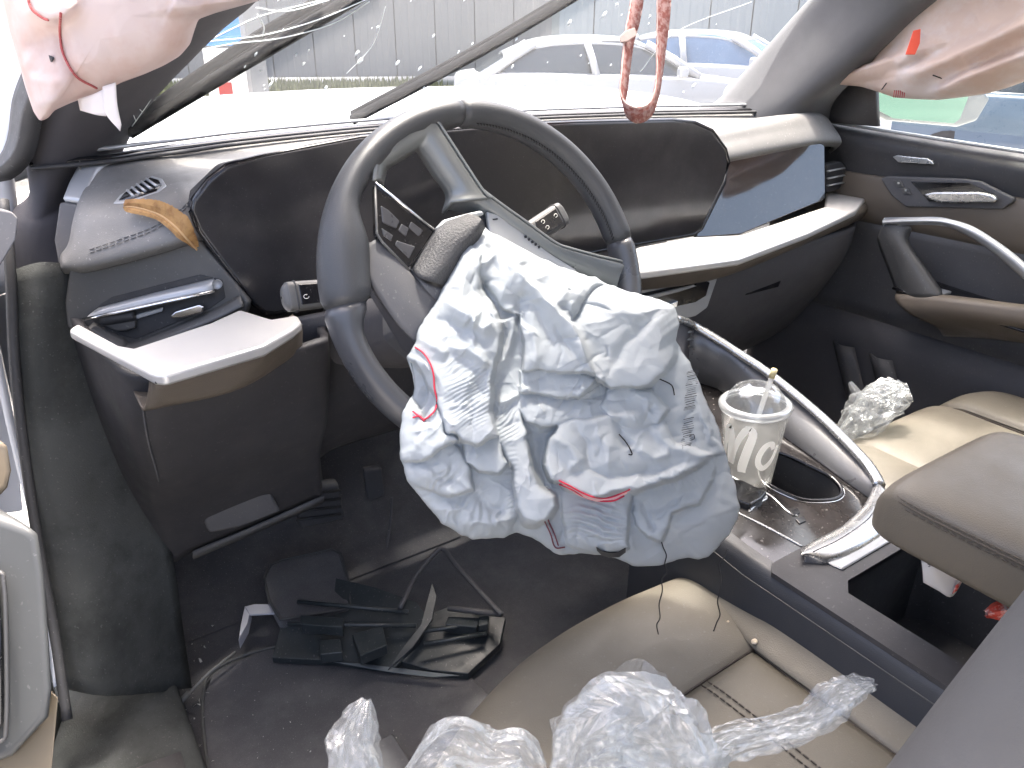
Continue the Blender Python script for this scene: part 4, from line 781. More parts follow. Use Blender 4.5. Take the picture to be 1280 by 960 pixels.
solidpx('door_top', [(-60, 262), (0, 261), (16, 264), (24, 272), (21, 300), (0, 335), (-60, 350)], .80, (-.03, .08, 0), black2, dd_, .008)
solidpx('door_edge', [(-60, 338), (12, 340), (17, 480), (22, 560), (30, 640), (-60, 650)], 1.16, (-.02, .06, 0), bodyshade, dd_, .004)
surf('inner_panel', [[V3(-.93-.38*k, .28-.95*k, z) for z in (.06, .3, .55, .80)] for k in (0, .35, .7, 1)], 12, 12, podm, dd_, solid=.05)
# ================================================================ deployed driver air bag
def plane_fit(anch):
    a = np.array(anch, float); X = np.c_[np.ones(len(a)), a[:, 0]-640, a[:, 1]-480]; k, *_ = np.linalg.lstsq(X, a[:, 2], rcond=None)
    return lambda x, y: k[0]+k[1]*(x-640)+k[2]*(y-480)
def AV(px, py, d):
    px, py, d = np.broadcast_arrays(np.asarray(px, float), np.asarray(py, float), np.asarray(d, float))
    return CAM_C+(FW+RT*((px-640)/FPX)[..., None]-UP*((py-480)/FPX)[..., None])*d[..., None]
def resample(P, n):
    P = np.asarray(P, float); Q = np.vstack([P, P[:1]]); s = np.r_[0, np.cumsum(np.hypot(*np.diff(Q, axis=0).T))]; t = np.linspace(0, s[-1], n, endpoint=False)
    return np.c_[np.interp(t, s, Q[:, 0]), np.interp(t, s, Q[:, 1])]
def puff(name, outline, cen, dfun, thick, back, relief, m, parent, no=600, nr=130, pw=3.5, backamp=.01, jag=0., smooth=True):
    """a bag of cloth: front and back sheets sewn along one outline"""
    o = resample(outline, no); o = (np.roll(o, 1, 0)+o*2+np.roll(o, -1, 0))/4
    if jag: o = o+(o-np.asarray(cen))/np.linalg.norm(o-np.asarray(cen), axis=1)[:, None]*(jag*facet(o[:, 0]/9, o[:, 1]/9, 4))[:, None]
    s = np.linspace(0, 1, nr)**.82; c = np.asarray(cen, float)
    X = c[0]+np.outer(s, o[:, 0]-c[0]); Y = c[1]+np.outer(s, o[:, 1]-c[1]); S = np.repeat(s[:, None], no, 1)
    E = (1-S**pw)**.5; fade = np.clip((1-S)*7, 0, 1)**.6
    Fd = dfun(X, Y)-(thick*E+relief(X, Y)*(.25+.75*fade)*(S < 1))
    Bd = dfun(X, Y)+back*E+backamp*facet(X/34, Y/34, 9)*E
    Bd = np.maximum(Bd, Fd+.0015*(S < 1))
    F_, B_ = AV(X, Y, Fd), AV(X, Y, Bd); N = nr*no
    f = gf(nr, no, False, True); f2 = [tuple(N+i for i in reversed(q)) for q in f[::1]]
    v = np.vstack([F_.reshape(-1, 3), B_[:].reshape(-1, 3)])
    # sew the rims
    f += f2+[((nr-1)*no+j, (nr-1)*no+(j+1) % no, N+(nr-1)*no+(j+1) % no, N+(nr-1)*no+j) for j in range(no)]
    return obj(name, v, f, m, parent, recalc=False, smooth=smooth)
bag_out = [(604, 281), (612, 289), (628, 296), (650, 308), (675, 321), (700, 333), (720, 338), (727, 343), (745, 346), (762, 356), (790, 365), (815, 372), (835, 378), (843, 383), (848, 395), (849, 408), (845, 425), (851, 436), (862, 452), (873, 474), (879, 494), (885, 505), (893, 522), (899, 535), (903, 556), (909, 572), (913, 590), (919, 605), (921, 620), (925, 634), (922, 650), (912, 668), (897, 684), (886, 696), (874, 700), (860, 697), (845, 700), (828, 707), (806, 708), (790, 707), (776, 700), (752, 694), (728, 692), (712, 693), (700, 693), (690, 690), (676, 677), (660, 670), (645, 666), (630, 672), (604, 674), (590, 674), (575, 668), (553, 655), (540, 640), (527, 625), (517, 610), (509, 600), (505, 587), (503, 577), (500, 575), (499, 558), (500, 545), (502, 515), (511, 500), (517, 493), (517, 478), (513, 460), (507, 445), (512, 440), (518, 430), (523, 412), (530, 398), (541, 384), (552, 362), (561, 344), (570, 328), (576, 312), (583, 302), (592, 292), (597, 285)]
# overlapping layers of cloth, each a traced outline with its height above the back sheet and its own swell (m)
layers_ = [
 ([(583, 302), (600, 318), (598, 345), (606, 370), (620, 392), (624, 415), (622, 432), (616, 462), (612, 490), (610, 515), (614, 532), (620, 545), (610, 548), (593, 555), (578, 551), (562, 540), (553, 518), (545, 500), (530, 470), (505, 445), (515, 412), (530, 384), (555, 344), (570, 312)], .034, 0.0056, (0.022, 0.01)),
 ([(576, 546), (593, 552), (610, 546), (622, 543), (634, 578), (623, 592), (604, 589), (584, 580)], .026, 0.0017, (0.01, 0.018)),
 ([(596, 318), (629, 384), (655, 383), (658, 430), (654, 464), (651, 514), (656, 545), (660, 575), (670, 605), (690, 622), (692, 634), (682, 648), (668, 655), (656, 652), (648, 637), (645, 612), (642, 588), (634, 565), (612, 540), (606, 490), (606, 462), (606, 420), (590, 360)], .020, 0.0035, (0.03, 0.014)),
 ([(600, 270), (628, 290), (700, 328), (748, 342), (756, 354), (738, 361), (712, 402), (725, 425), (736, 447), (742, 468), (722, 466), (680, 463), (655, 463), (655, 430), (650, 392), (629, 386), (612, 362), (594, 341), (578, 316), (590, 285)], .028, 0.0021, (0.012, 0.01)),
 ([(757, 352), (790, 360), (838, 374), (850, 392), (851, 410), (843, 440), (830, 464), (812, 477), (786, 484), (764, 484), (748, 476), (742, 468), (725, 425), (713, 403), (739, 362)], .040, 0.0021, (0.014, 0.014)),
 ([(652, 463), (685, 462), (713, 466), (742, 474), (724, 498), (687, 494), (652, 491)], .030, 0.0010, (0.004, 0.02)),
 ([(648, 490), (722, 496), (750, 482), (786, 486), (800, 500), (760, 520), (716, 526), (698, 531), (676, 532), (660, 526), (648, 512)], .020, 0.0042, (0.0, 0.026)),
 ([(716, 524), (745, 518), (775, 515), (812, 511), (828, 525), (844, 556), (888, 570), (868, 586), (842, 598), (816, 606), (791, 612), (756, 618), (742, 621), (716, 612), (699, 601), (689, 597), (682, 582), (683, 562), (688, 546), (699, 530)], .040, 0.0042, (0.004, 0.02)),
 ([(758, 486), (786, 482), (812, 488), (834, 510), (822, 528), (798, 537), (772, 530), (752, 508)], .034, 0.0021, (0.008, 0.014)),
 ([(700, 600), (742, 616), (790, 608), (785, 640), (783, 684), (760, 691), (735, 690), (716, 683), (708, 678), (704, 650)], .022, 0.0024, (0.012, 0.014)),
 ([(786, 606), (842, 594), (893, 566), (891, 600), (872, 630), (850, 636), (840, 644), (837, 658), (826, 675), (808, 672), (797, 655), (790, 632)], .020, 0.0035, (0.014, 0.022)),
 ([(888, 566), (905, 566), (930, 634), (903, 642), (870, 661), (845, 669), (834, 658), (870, 630)], .006, 0.0010, (0.006, 0.006)),
 ([(845, 671), (870, 662), (903, 643), (935, 630), (930, 660), (890, 705), (858, 705)], .002, 0.0014, (0.004, 0.006)),
 ([(490, 515), (512, 500), (520, 505), (530, 524), (545, 505), (553, 518), (558, 540), (570, 551), (563, 552), (545, 564), (528, 577), (490, 578)], .024, 0.0014, (0.022, 0.012)),
 ([(490, 574), (528, 575), (563, 551), (579, 570), (586, 588), (592, 612), (562, 620), (530, 612), (500, 600)], .016, 0.0035, (0.018, 0.012)),
 ([(562, 616), (592, 608), (612, 590), (640, 600), (646, 640), (640, 672), (600, 680), (565, 660)], .006, 0.0035, (0.01, 0.01)), ([(500, 590), (530, 606), (562, 618), (575, 670), (530, 660)], .004, 0.0028, (0.008, 0.01)),
 ([(845, 405), (866, 452), (880, 494), (889, 547), (906, 566), (886, 573), (862, 566), (842, 560), (824, 530), (832, 512), (808, 478), (828, 462), (842, 438)], .014, 0.0014, (0.01, 0.004)),
 ([(676, 650), (690, 636), (702, 640), (708, 684), (700, 700), (684, 690)], .006, 0.0014, (0.01, 0.006))]
# traced ridges and valleys: points, height (m), width on either side (pixels of the photograph)
folds = [
 ([(741, 468), (735, 447), (724, 425), (711, 404), (694, 386), (670, 362), (649, 341), (629, 319)], .013, 20, 5),
 ([(720, 498), (730, 487), (742, 480), (752, 470)], .008, 7, 6), ([(724, 482), (735, 486), (746, 478)], .006, 5, 5),
 ([(705, 598), (737, 588), (759, 594), (787, 594), (825, 588), (859, 577)], -.006, 8, 5), ([(699, 601), (742, 619), (791, 610), (842, 596), (880, 576)], .007, 9, 9),
 ([(716, 528), (745, 522), (775, 520), (812, 517)], .006, 5, 14),
 ([(832, 381), (802, 408), (782, 432), (759, 470)], -.007, 5, 8), ([(756, 354), (737, 361), (711, 402)], -.006, 6, 6),
 ([(838, 380), (820, 386), (795, 393), (765, 388), (740, 370)], .007, 8, 22), ([(790, 487), (804, 497), (818, 503), (830, 513)], .006, 8, 8),
 ([(816, 530), (826, 548), (842, 560), (862, 566), (886, 572)], .006, 10, 6), ([(868, 488), (880, 525), (889, 547), (906, 568)], .005, 12, 4),
 ([(700, 690), (690, 668), (682, 652)], .005, 10, 4), ([(546, 372), (562, 378), (590, 398)], .008, 7, 14), ([(537, 398), (560, 402), (585, 412), (600, 398)], -.007, 8, 12),
 ([(592, 318), (580, 345), (576, 370), (590, 392), (606, 402)], .011, 9, 12), ([(606, 345), (604, 365), (612, 388)], -.010, 8, 6), ([(590, 400), (604, 408), (618, 402)], .012, 7, 9), ([(584, 410), (592, 430), (612, 458)], .007, 9, 8), ([(618, 440), (606, 462), (600, 500)], -.005, 9, 12),
 ([(645, 395), (640, 420), (632, 445), (620, 462)], .010, 9, 8), ([(560, 430), (585, 438), (604, 452), (612, 458)], .007, 6, 9), ([(655, 392), (640, 396), (624, 404)], .010, 9, 5), ([(650, 492), (636, 500), (620, 502)], .006, 5, 5),
 ([(632, 300), (650, 318), (655, 330)], .007, 7, 9), ([(690, 340), (668, 348), (650, 340)], .007, 7, 9), ([(610, 300), (600, 315), (606, 335)], .007, 7, 8), ([(712, 352), (700, 372), (690, 384)], .006, 6, 9), ([(660, 362), (650, 385), (648, 410)], -.006, 8, 7), ([(672, 372), (676, 400), (690, 430)], -.006, 8, 8),
 ([(690, 404), (712, 434), (730, 462)], -.006, 6, 6), ([(664, 410), (672, 440), (668, 458)], .005, 8, 8), ([(520, 425), (540, 432), (562, 440)], .005, 7, 9), ([(720, 528), (735, 560), (740, 586)], -.005, 8, 6), ([(774, 522), (776, 545), (790, 560)], -.006, 6, 8), ([(795, 560), (815, 572), (840, 566)], .007, 7, 6), ([(690, 548), (712, 555), (722, 575), (715, 592)], .006, 10, 7), ([(745, 540), (762, 560), (764, 586)], .005, 9, 9),
 ([(800, 625), (812, 645), (818, 668)], -.006, 6, 6), ([(808, 640), (830, 632), (850, 620), (872, 612)], -.006, 7, 7), ([(560, 580), (548, 592), (520, 596)], .005, 8, 6), ([(540, 585), (556, 600), (570, 604)], -.005, 6, 6), ([(520, 560), (532, 545), (540, 530)], .004, 7, 7),
 ([(530, 640), (560, 634), (590, 640)], .006, 6, 8), ([(575, 650), (610, 655), (640, 645)], .006, 6, 9), ([(600, 615), (612, 632), (630, 640)], -.006, 7, 7)]
pocket = [(658, 528), (668, 533), (684, 534), (694, 534), (686, 548), (682, 575), (688, 600), (684, 618), (672, 600), (662, 570)]
vent = [(513, 452), (519, 452), (527, 464), (534, 480), (536, 493), (533, 503), (526, 513), (519, 506), (514, 497), (518, 488), (517, 474)]
creases = []
for _ in range(240):
    x0, y0 = rng.uniform(510, 915), rng.uniform(295, 700); a_ = rng.uniform(0, 6.28); l_ = rng.uniform(14, 60)
    creases.append((x0, y0, x0+l_*math.cos(a_), y0+l_*math.sin(a_), rng.choice([-1, 1])*rng.uniform(.0010, .0028), rng.uniform(1.5, 4.5)))
def inpoly_d(X, Y, poly):
    P = np.asarray(poly+poly[:1], float); D = np.full(X.shape, 1e9); ins = np.zeros(X.shape, bool)
    for a, b in zip(P[:-1], P[1:]):
        d = b-a; t = np.clip(((X-a[0])*d[0]+(Y-a[1])*d[1])/(d@d), 0, 1); D = np.minimum(D, np.hypot(X-a[0]-t*d[0], Y-a[1]-t*d[1]))
        c = ((a[1] > Y) != (b[1] > Y)) & (X < (b[0]-a[0])*(Y-a[1])/(b[1]-a[1]+1e-12)+a[0]); ins ^= c
    return np.where(ins, -D, D)
def bag_relief(X, Y):
    wx, wy = X+2.2*vnoise(X/15, Y/15, 1)+1.2*facet(X/10, Y/10, 6), Y+2.2*vnoise(X/15+7, Y/15, 2)+1.2*facet(X/10+4, Y/10, 3); h = np.zeros(X.shape)
    for poly, H_, dm, tl_ in layers_:
        lx = [p[0] for p in poly]; lz_ = [p[1] for p in poly]; mk = (X > min(lx)-14) & (X < max(lx)+14) & (Y > min(lz_)-14) & (Y < max(lz_)+14)
        if not mk.any(): continue
        d = inpoly_d(wx[mk], wy[mk], poly); di = np.maximum(-d, 0); H_ = H_*.74-.004+tl_[0]*(X[mk]-np.mean(lx))/100+tl_[1]*(Y[mk]-np.mean(lz_))/100
        hi = np.where(d < 0, H_+dm*(1-np.exp(-di/16))-.0025*np.exp(-di/1.8), H_-.0025-.0055*d)
        h[mk] = np.maximum(h[mk], hi)
    for L, amp, wl, wr in folds:
        if amp == 0: continue
        lx = [p[0] for p in L]; lz_ = [p[1] for p in L]; R = 2.6*max(wl, wr)
        mk = (X > min(lx)-R) & (X < max(lx)+R) & (Y > min(lz_)-R) & (Y < max(lz_)+R)
        if not mk.any(): continue
        d, t = pldist(wx[mk], wy[mk], L); tp = np.clip(np.minimum(t, 1-t)*6+.18, 0, 1)
        h[mk] += amp*.9*np.where(d < 0, np.exp(-np.abs(d/wl)**1.25), np.exp(-np.abs(d/wr)**2)-(.28*np.exp(-((d-2.1*wr-2)/(2.2*wr+3))**2)*sst(0, wr, d) if wr < 6 and amp > 0 else 0))*tp
    h -= .007*sst(3, -7, inpoly_d(wx, wy, pocket)); h -= .012*sst(1.0, -2.0, inpoly_d(X, Y, vent))
    cal = .55+.45*vnoise(X/60, Y/60, 6)
    h += .0035*facet(X/70, Y/70, 1, .6)+.0030*facet(X/36+3, Y/36, 2, .6)*(.5+.7*cal)+.0013*facet(X/17, Y/17+4, 3, .5)*(.5+cal)+.0003*facet(X/9, Y/9, 5)
    for (x0, y0, x1, y1, am, w_) in creases:
        mk = (X > min(x0, x1)-12) & (X < max(x0, x1)+12) & (Y > min(y0, y1)-12) & (Y < max(y0, y1)+12)
        if not mk.any(): continue
        d, t = pldist(wx[mk]+2*vnoise(X[mk]/9, Y[mk]/9, 4), wy[mk], [(x0, y0), (x1, y1)])
        h[mk] += am*np.exp(-np.abs(d)/w_)*np.clip(np.minimum(t, 1-t)*5, 0, 1)
    # rows of tiny gathers
    for cx, cy, rx, ry, ang, wl, am in ((588, 490, 30, 42, 62, 5.2, .0006), (634, 528, 14, 26, 50, 5.5, .0007), (745, 655, 38, 30, 96, 9, .0020), (590, 650, 60, 22, 15, 13, .0012), (640, 600, 8, 45, 88, 6, .0004), (850, 598, 40, 12, 150, 6, .0004), (560, 610, 45, 30, 40, 14, .0012)):
        g = np.exp(-(((X-cx)/rx)**2+((Y-cy)/ry)**2)**2); a = math.radians(ang)
        ph = (X*math.cos(a)+Y*math.sin(a))/wl*2*math.pi+5.5*vnoise(X/19, Y/19, 8)
        h += g*am*np.sin(ph)
    return h
bag_d0 = plane_fit([(600, 290, .80), (500, 560, .735), (680, 690, .775), (848, 400, .86), (920, 640, .83), (850, 700, .83)])
bagm = fabric('airbag_cloth', (.45, .48, .495), .28, .72, bump=.22, bs=1500)
# dirt smudges low on the bag
bag = thing('driver_airbag', 'deflated pale blue-white air bag hanging from the steering wheel', 'air bag', A(690, 560, 'd', .8))
bcl = puff('bag_cloth', bag_out, (690, 520), bag_d0, .018, .05, bag_relief, bagm, bag, jag=1.2, pw=7, smooth=True, no=720, nr=160)
def bag_pt(x, y, off=.0012):
    x, y = np.asarray(x, float), np.asarray(y, float)
    # radial position inside the outline, for the edge roll
    o = resample(bag_out, 720); ang = np.arctan2(o[:, 1]-520, o[:, 0]-690); rad = np.hypot(o[:, 1]-520, o[:, 0]-690); i = np.argsort(ang)
    S = np.hypot(x-690, y-520)/np.interp(np.arctan2(y-520, x-690), ang[i], rad[i], period=2*math.pi); S = np.clip(S, 0, .995)
    E = (1-S**7)**.5; fd = np.clip((1-S)*7, 0, 1)**.6
    return AV(x, y, bag_d0(x, y)-(.018*E+bag_relief(x, y)*(.25+.75*fd))-off)
def bagline(L, n=40, off=.0012): q = cr(L, n); return bag_pt(q[:, 0], q[:, 1], off)
for L in ([(519, 434), (529, 441), (538, 455), (542, 470), (543, 485), (546, 500), (544, 512), (537, 520), (530, 524), (522, 519), (516, 514)], [(516, 522), (524, 520), (530, 526)],
          [(699, 601), (712, 607), (728, 616), (745, 622), (762, 622), (778, 616), (787, 612)], [(699, 605), (715, 612), (732, 622), (748, 626), (766, 626), (780, 620)]):
    tube('red_seam', bagline(L, off=.002), .0009, redthread, bcl, n=5)
for L in ([(681, 652), (688, 667), (694, 684), (706, 684)], [(685, 650), (692, 665), (698, 682)]):
    tube('dark_seam', bagline(L, off=.002), .0008, M('maroon_thread', (.16, .05, .06), .8), bcl, n=5)
pk = M('pink_seam_tape', (.75, .45, .44), .7); q0 = bagline([(703, 604), (722, 614), (745, 623), (765, 622), (784, 614)], 24, .0014); q1 = bagline([(703, 607), (722, 619), (745, 627), (766, 626), (784, 617)], 24, .0014)
surf('seam_tape', [q0, q1], 0, 0, pk, bcl, lin=True)
for L in ([(774, 543), (782, 552), (788, 562), (790, 568), (786, 568)], [(825, 474), (836, 479), (841, 484), (843, 494)]): tube('loose_thread', bagline(L, off=.003), .0007, thread, bcl, n=5)
# printed bar code, bar by bar
yb = 463.; k = 0
while yb < 562:
    if 512 < yb < 519: yb += 5; continue
    xc = np.interp(yb, [463, 500, 530, 562], [866, 863, 860, 858]); wd = 6.5+1.2*math.sin(k); sl_ = 1.5
    hh_ = rng.choice([.35, .55, .9]); q = bag_pt(np.array([xc-wd, xc+wd, xc+wd, xc-wd]), np.array([yb+sl_, yb-sl_, yb-sl_+hh_, yb+sl_+hh_]), .0016)
    obj('bar', q, [(0, 1, 2, 3)], ink, bcl, smooth=False); yb += hh_+rng.choice([1.0, 1.5, 2.1]); k += 1
tube('printed_digit', bagline([(862, 545), (867, 543), (868, 548), (864, 550)], 10, .0016), .0005, ink, bcl, n=4)
prism('black_tab', [p for p in bag_pt(np.array([745., 752, 762, 772, 782, 782, 774, 762, 752, 746]), np.array([683., 688, 691, 690, 684, 690, 696, 697, 694, 688]), .004)], -FW*.002, rubber, bcl, bevel=.0005)
# threads that dangle in front of the seat
for L in ([(826, 674), (829, 684), (833, 694), (831, 705), (833, 716), (827, 724), (828, 738), (824, 755), (825, 772), (821, 781), (823, 793)], [(909, 686), (905, 697), (899, 706), (901, 722), (900, 738), (897, 752), (900, 768), (896, 778), (892, 789)]):
    P = AV(*cr(L, 60).T, np.linspace(.795, .80, 60)); tube('dangling_thread', P, .0007, thread, bcl, n=5)

# ================================================================ curtain air bags
curtm = fabric('curtain_cloth', (.60, .47, .43), .35, .7, col2=(.66, .58, .56), c2s=7, c2t=.48)
curtd = fabric('curtain_cloth_peach', (.60, .48, .42), .35, .7, col2=(.66, .60, .585), c2s=6, c2t=.5)
ca = thing('curtain_airbag', 'pink-white curtain air bag drooping beside the driver windscreen pillar', 'air bag', A(140, 40, 'd', .75), 'deployed curtain air bags')
lo = [(-10, -60), (4, 8), (12, 40), (22, 75), (32, 110), (42, 140), (50, 152), (60, 148), (68, 138), (90, 128), (108, 122), (135, 112), (150, 104), (180, 93), (205, 82), (225, 70), (238, 55), (243, 38), (248, 24), (270, 16), (292, 10), (320, 2), (350, -6), (380, -60)]
def lrel(X, Y):
    h = .004*facet(X/70, Y/70, 1)+.0015*facet(X/30, Y/30, 2)
    for L, amp, wl, wr in (([(30, -20), (40, 12), (58, 24), (78, 20), (95, 0)], .02, 30, 8), ([(76, 18), (76, 45), (82, 72), (98, 98), (122, 111)], -.006, 9, 9), ([(22, 75), (40, 90), (60, 110), (66, 138)], .012, 20, 16), ([(70, 30), (50, 60), (48, 100)], -.012, 22, 22), ([(250, 20), (235, 10), (215, 0)], .01, 20, 12)):
        d, t = pldist(X, Y, L); h += amp*np.where(d < 0, np.exp(-(d/wl)**2), np.exp(-(d/wr)**2))*np.clip(np.minimum(t, 1-t)*6+.2, 0, 1)
    return h
ld = plane_fit([(20, 40, .74), (50, 150, .76), (240, 60, .76), (300, 0, .74)])
lc = puff('curtain_cloth', lo, (140, 20), ld, .05, .03, lrel, curtm, ca, no=300, nr=60)
stm = M('brick_thread', (.42, .10, .10), .8)
def lpt(L, n=30, off=.002):
    q = cr(L, n); o = resample(lo, 720); ang = np.arctan2(o[:, 1]-20, o[:, 0]-140); rad = np.hypot(o[:, 1]-20, o[:, 0]-140); i = np.argsort(ang)
    S = np.clip(np.hypot(q[:, 0]-140, q[:, 1]-20)/np.interp(np.arctan2(q[:, 1]-20, q[:, 0]-140), ang[i], rad[i], period=2*math.pi), 0, .99); E = (1-S**3.5)**.5; fd = np.clip((1-S)*7, 0, 1)**.6
    return AV(q[:, 0], q[:, 1], ld(q[:, 0], q[:, 1])-(.05*E+lrel(q[:, 0], q[:, 1])*(.25+.75*fd))-off)
tubes('seam_thread', dashes([lpt([(76, 16), (75, 45), (80, 70), (96, 96), (122, 111)])], .005, .0006, 0), .0012, stm, lc)
tubes('seam_thread', dashes([lpt([(34, -4), (40, 12), (56, 24), (66, 25)])], .005, .0006, 0), .0012, stm, lc)
prism('dark_mark', [p for p in lpt([(61, 69), (68, 72), (64, 78), (61, 69)], 8, .0022)], -FW*.0005, ink, lc, bevel=0)
tabm = fabric('tab_cloth', (.84, .80, .78), .3)
surf('cloth_tab', [[A(97, 124, 'd', .735), A(100, 138, 'd', .735)], [A(120, 116, 'd', .725), A(118, 143, 'd', .727)], [A(142, 104, 'd', .725), A(132, 145, 'd', .727)]], 10, 8, tabm, ca, solid=.0015)
surf('cloth_tab', [[A(128, 108, 'd', .722), A(131, 140, 'd', .724), A(150, 164, 'd', .73)], [A(144, 103, 'd', .722), A(146, 130, 'd', .724), A(152, 156, 'd', .73)]], 6, 12, tabm, ca, solid=.0015)
cb = thing('curtain_airbag', 'pink-white curtain air bag drooping across the passenger side window', 'air bag', A(1170, 80, 'x', .66), 'deployed curtain air bags')
ro = [(1030, 103), (1045, 94), (1062, 89), (1075, 82), (1090, 78), (1102, 60), (1112, 36), (1126, 14), (1150, -14), (1180, -50), (1400, -60), (1400, 60), (1340, 84), (1295, 96), (1265, 108), (1235, 117), (1200, 122), (1172, 125), (1145, 124), (1118, 122), (1098, 115), (1075, 108), (1050, 106)]
def rrel(X, Y):
    h = .008*facet(X/60, Y/40, 1)+.003*facet(X/24, Y/18, 2)
    for L, amp, wl, wr in (([(1300, 20), (1240, 48), (1190, 70), (1150, 86), (1120, 96)], .03, 16, 8), ([(1300, 62), (1250, 80), (1200, 100), (1165, 118)], .03, 14, 7), ([(1120, 90), (1150, 78), (1190, 60)], -.012, 8, 8), ([(1150, 40), (1140, 66), (1120, 88)], .012, 10, 10)):
        d, t = pldist(X, Y, L); h += amp*np.where(d < 0, np.exp(-(d/wl)**2), np.exp(-(d/wr)**2))*np.clip(np.minimum(t, 1-t)*6+.2, 0, 1)
    return h
rd = plane_fit([(1035, 100, 1.56), (1100, 120, 1.49), (1280, 100, 1.30), (1160, 0, 1.42), (1090, 60, 1.52)])
rc = puff('curtain_cloth', ro, (1220, 40), lambda x, y: rd(x, y)-.02, .05, .04, rrel, curtd, cb, no=300, nr=60)
redlab = M('red_label', (.65, .08, .04), .6); solidpx('red_label', [(1142, 38), (1151, 36), (1150, 54), (1144, 68), (1132, 68)], 1.33, FW*.002, redlab, cb, .0005, 1)
for L in ([(1166, 94), (1182, 100)], [(1108, 104), (1102, 112)]): tube('loose_thread', [A(x, y, 'd', 1.345 if x > 1150 else 1.43) for x, y in cr(L, 8)], .0011, thread, cb, n=5)
for k in range(6): tube('seam_thread', [A(1118+2.6*k, 113, 'd', 1.425-.002*k), A(1117+2.6*k, 122, 'd', 1.43-.002*k)], .001, stm, cb, n=4)

def resample_open(q, n):
    s = np.r_[0, np.cumsum(np.linalg.norm(np.diff(q[:, :2], axis=0), axis=1))]; t = np.interp(np.linspace(0, 1, n), [0, .12, .88, 1], [0, s[-1]*.31, s[-1]*.69, s[-1]])
    return np.stack([np.interp(t, s, q[:, i]) for i in range(q.shape[1])], 1)
# ================================================================ red strap looped over the mirror
st = thing('hanging_strap', 'frayed red and white woven strap looped down before the windscreen', 'strap', A(806, 0, 'd', 1.08))
strapm = M('red_weave', (.24, .075, .06), .9, var=.3, vs=60, bump=.8, bs=300, col2=(.38, .24, .22), c2s=120, c2t=.50)
strape = M('strap_edge', (.46, .34, .31), .9, var=.2, vs=80, bump=.5, bs=400)
Lp = [(806, -420), (803, -200), (800, -60), (797, -10), (793, 20), (787, 45), (783, 75), (780, 105), (778, 122), (782, 136), (792, 143), (803, 143), (813, 136), (819, 122), (823, 100), (826, 60), (829, 20), (831, -20), (832, -60), (831, -200), (824, -420)]
Dp = [1.0, 1.06]+[1.10]*2+[1.095, 1.09, 1.085, 1.08, 1.078, 1.075, 1.075, 1.078, 1.085, 1.09, 1.095, 1.10, 1.10, 1.10, 1.10, 1.06, 1.0]
q = cr(np.c_[Lp, Dp], 170); q = np.c_[resample_open(q, 140)]; P = AV(q[:, 0], q[:, 1], q[:, 2]); ang = np.interp(np.linspace(0, 1, 140), [0, .15, .3, .45, .52, .6, .75, 1], [.9, .5, 1.0, 1.2, 1.5, 1.25, .6, .75])
wd = np.cos(ang)[:, None]*RT+np.sin(ang)[:, None]*(FW*.75-UP*.65); wd = wd/np.linalg.norm(wd, axis=1)[:, None]
ribbon('strap', P, wd, np.interp(np.linspace(0, 1, 140), [0, .18, .22, .5, 1], [.019, .017, .024, .024, .023]), strapm, st, solid=.0035)
for s in (-1, 1):
    Q = P+wd*s*.0112+rng.normal(size=P.shape)*.0004
    tube('strap_edge', Q[26:] if s < 0 else Q, .0015, strape, st, n=6)
solidpx('frayed_scrap', [(774, 46), (782, 38), (794, 34), (796, 44), (784, 52), (776, 53)], 1.075, FW*.003, strape, st, .001, 1)
# ================================================================ feather on the dashboard
fe = thing('feather', 'curled light brown feather lying on the dashboard by the screen', 'feather', on_pad(205, 272))
feam = M('feather_vane', (.42, .24, .09), .7, var=.25, vs=70, bump=.4, bs=300, col2=(.26, .13, .045), c2s=40, c2t=.54)
fb = [on_pad(x, y, -.004-o) for (x, y), o in zip([(156, 258), (168, 259), (184, 263), (202, 270), (219, 283), (233, 298), (246, 312)], (.014, .013, .010, .008, .007, .006, .004))]
q = cr(fb, 60); up_w = np.interp(np.linspace(0, 1, 60), [0, .06, .2, .5, .8, 1], [.002, .008, .0095, .016, .020, .006]); dn_w = np.interp(np.linspace(0, 1, 60), [0, .06, .2, .5, .8, 1], [.002, .006, .0085, .007, .008, .003])
T = np.gradient(q, axis=0); T /= np.linalg.norm(T, axis=1)[:, None]; sd = np.cross(T, FW); sd /= np.linalg.norm(sd, axis=1)[:, None]; sd *= np.sign(sd@UP)[:, None]
def vane(s, w_):
    v, f = [], []; n = 170
    for k in range(n):
        a = k/n; i0 = int(a*58); p = q[i0]*(1-(a*58-i0))+q[min(i0+1, 59)]*(a*58-i0); wd_ = np.interp(a*59, range(60), w_)*(1+.03*rng.normal()); t_ = T[i0]; nn = sd[i0]*s
        b = len(v); e = p+(nn*.92-t_*.45)*wd_-FW*(.004*(wd_/.02)**2+.0012*rng.random())
        v += [p-t_*.0006, p+t_*.0008, (p+e)/2+t_*.0014-FW*.0012, e+t_*.0012, e-t_*.0009, (p+e)/2-t_*.0008-FW*.0012]; f += [(b, b+1, b+2, b+5), (b+5, b+2, b+3, b+4)]
    return v, f
for s, w_ in ((1, up_w), (-1, dn_w)): v, f = vane(s, w_); obj('vane', v, f, feam, fe, recalc=False, smooth=False)
tube('quill', q, np.linspace(.0008, .0015, 60), M('quill', (.55, .36, .18), .5), fe, n=6)
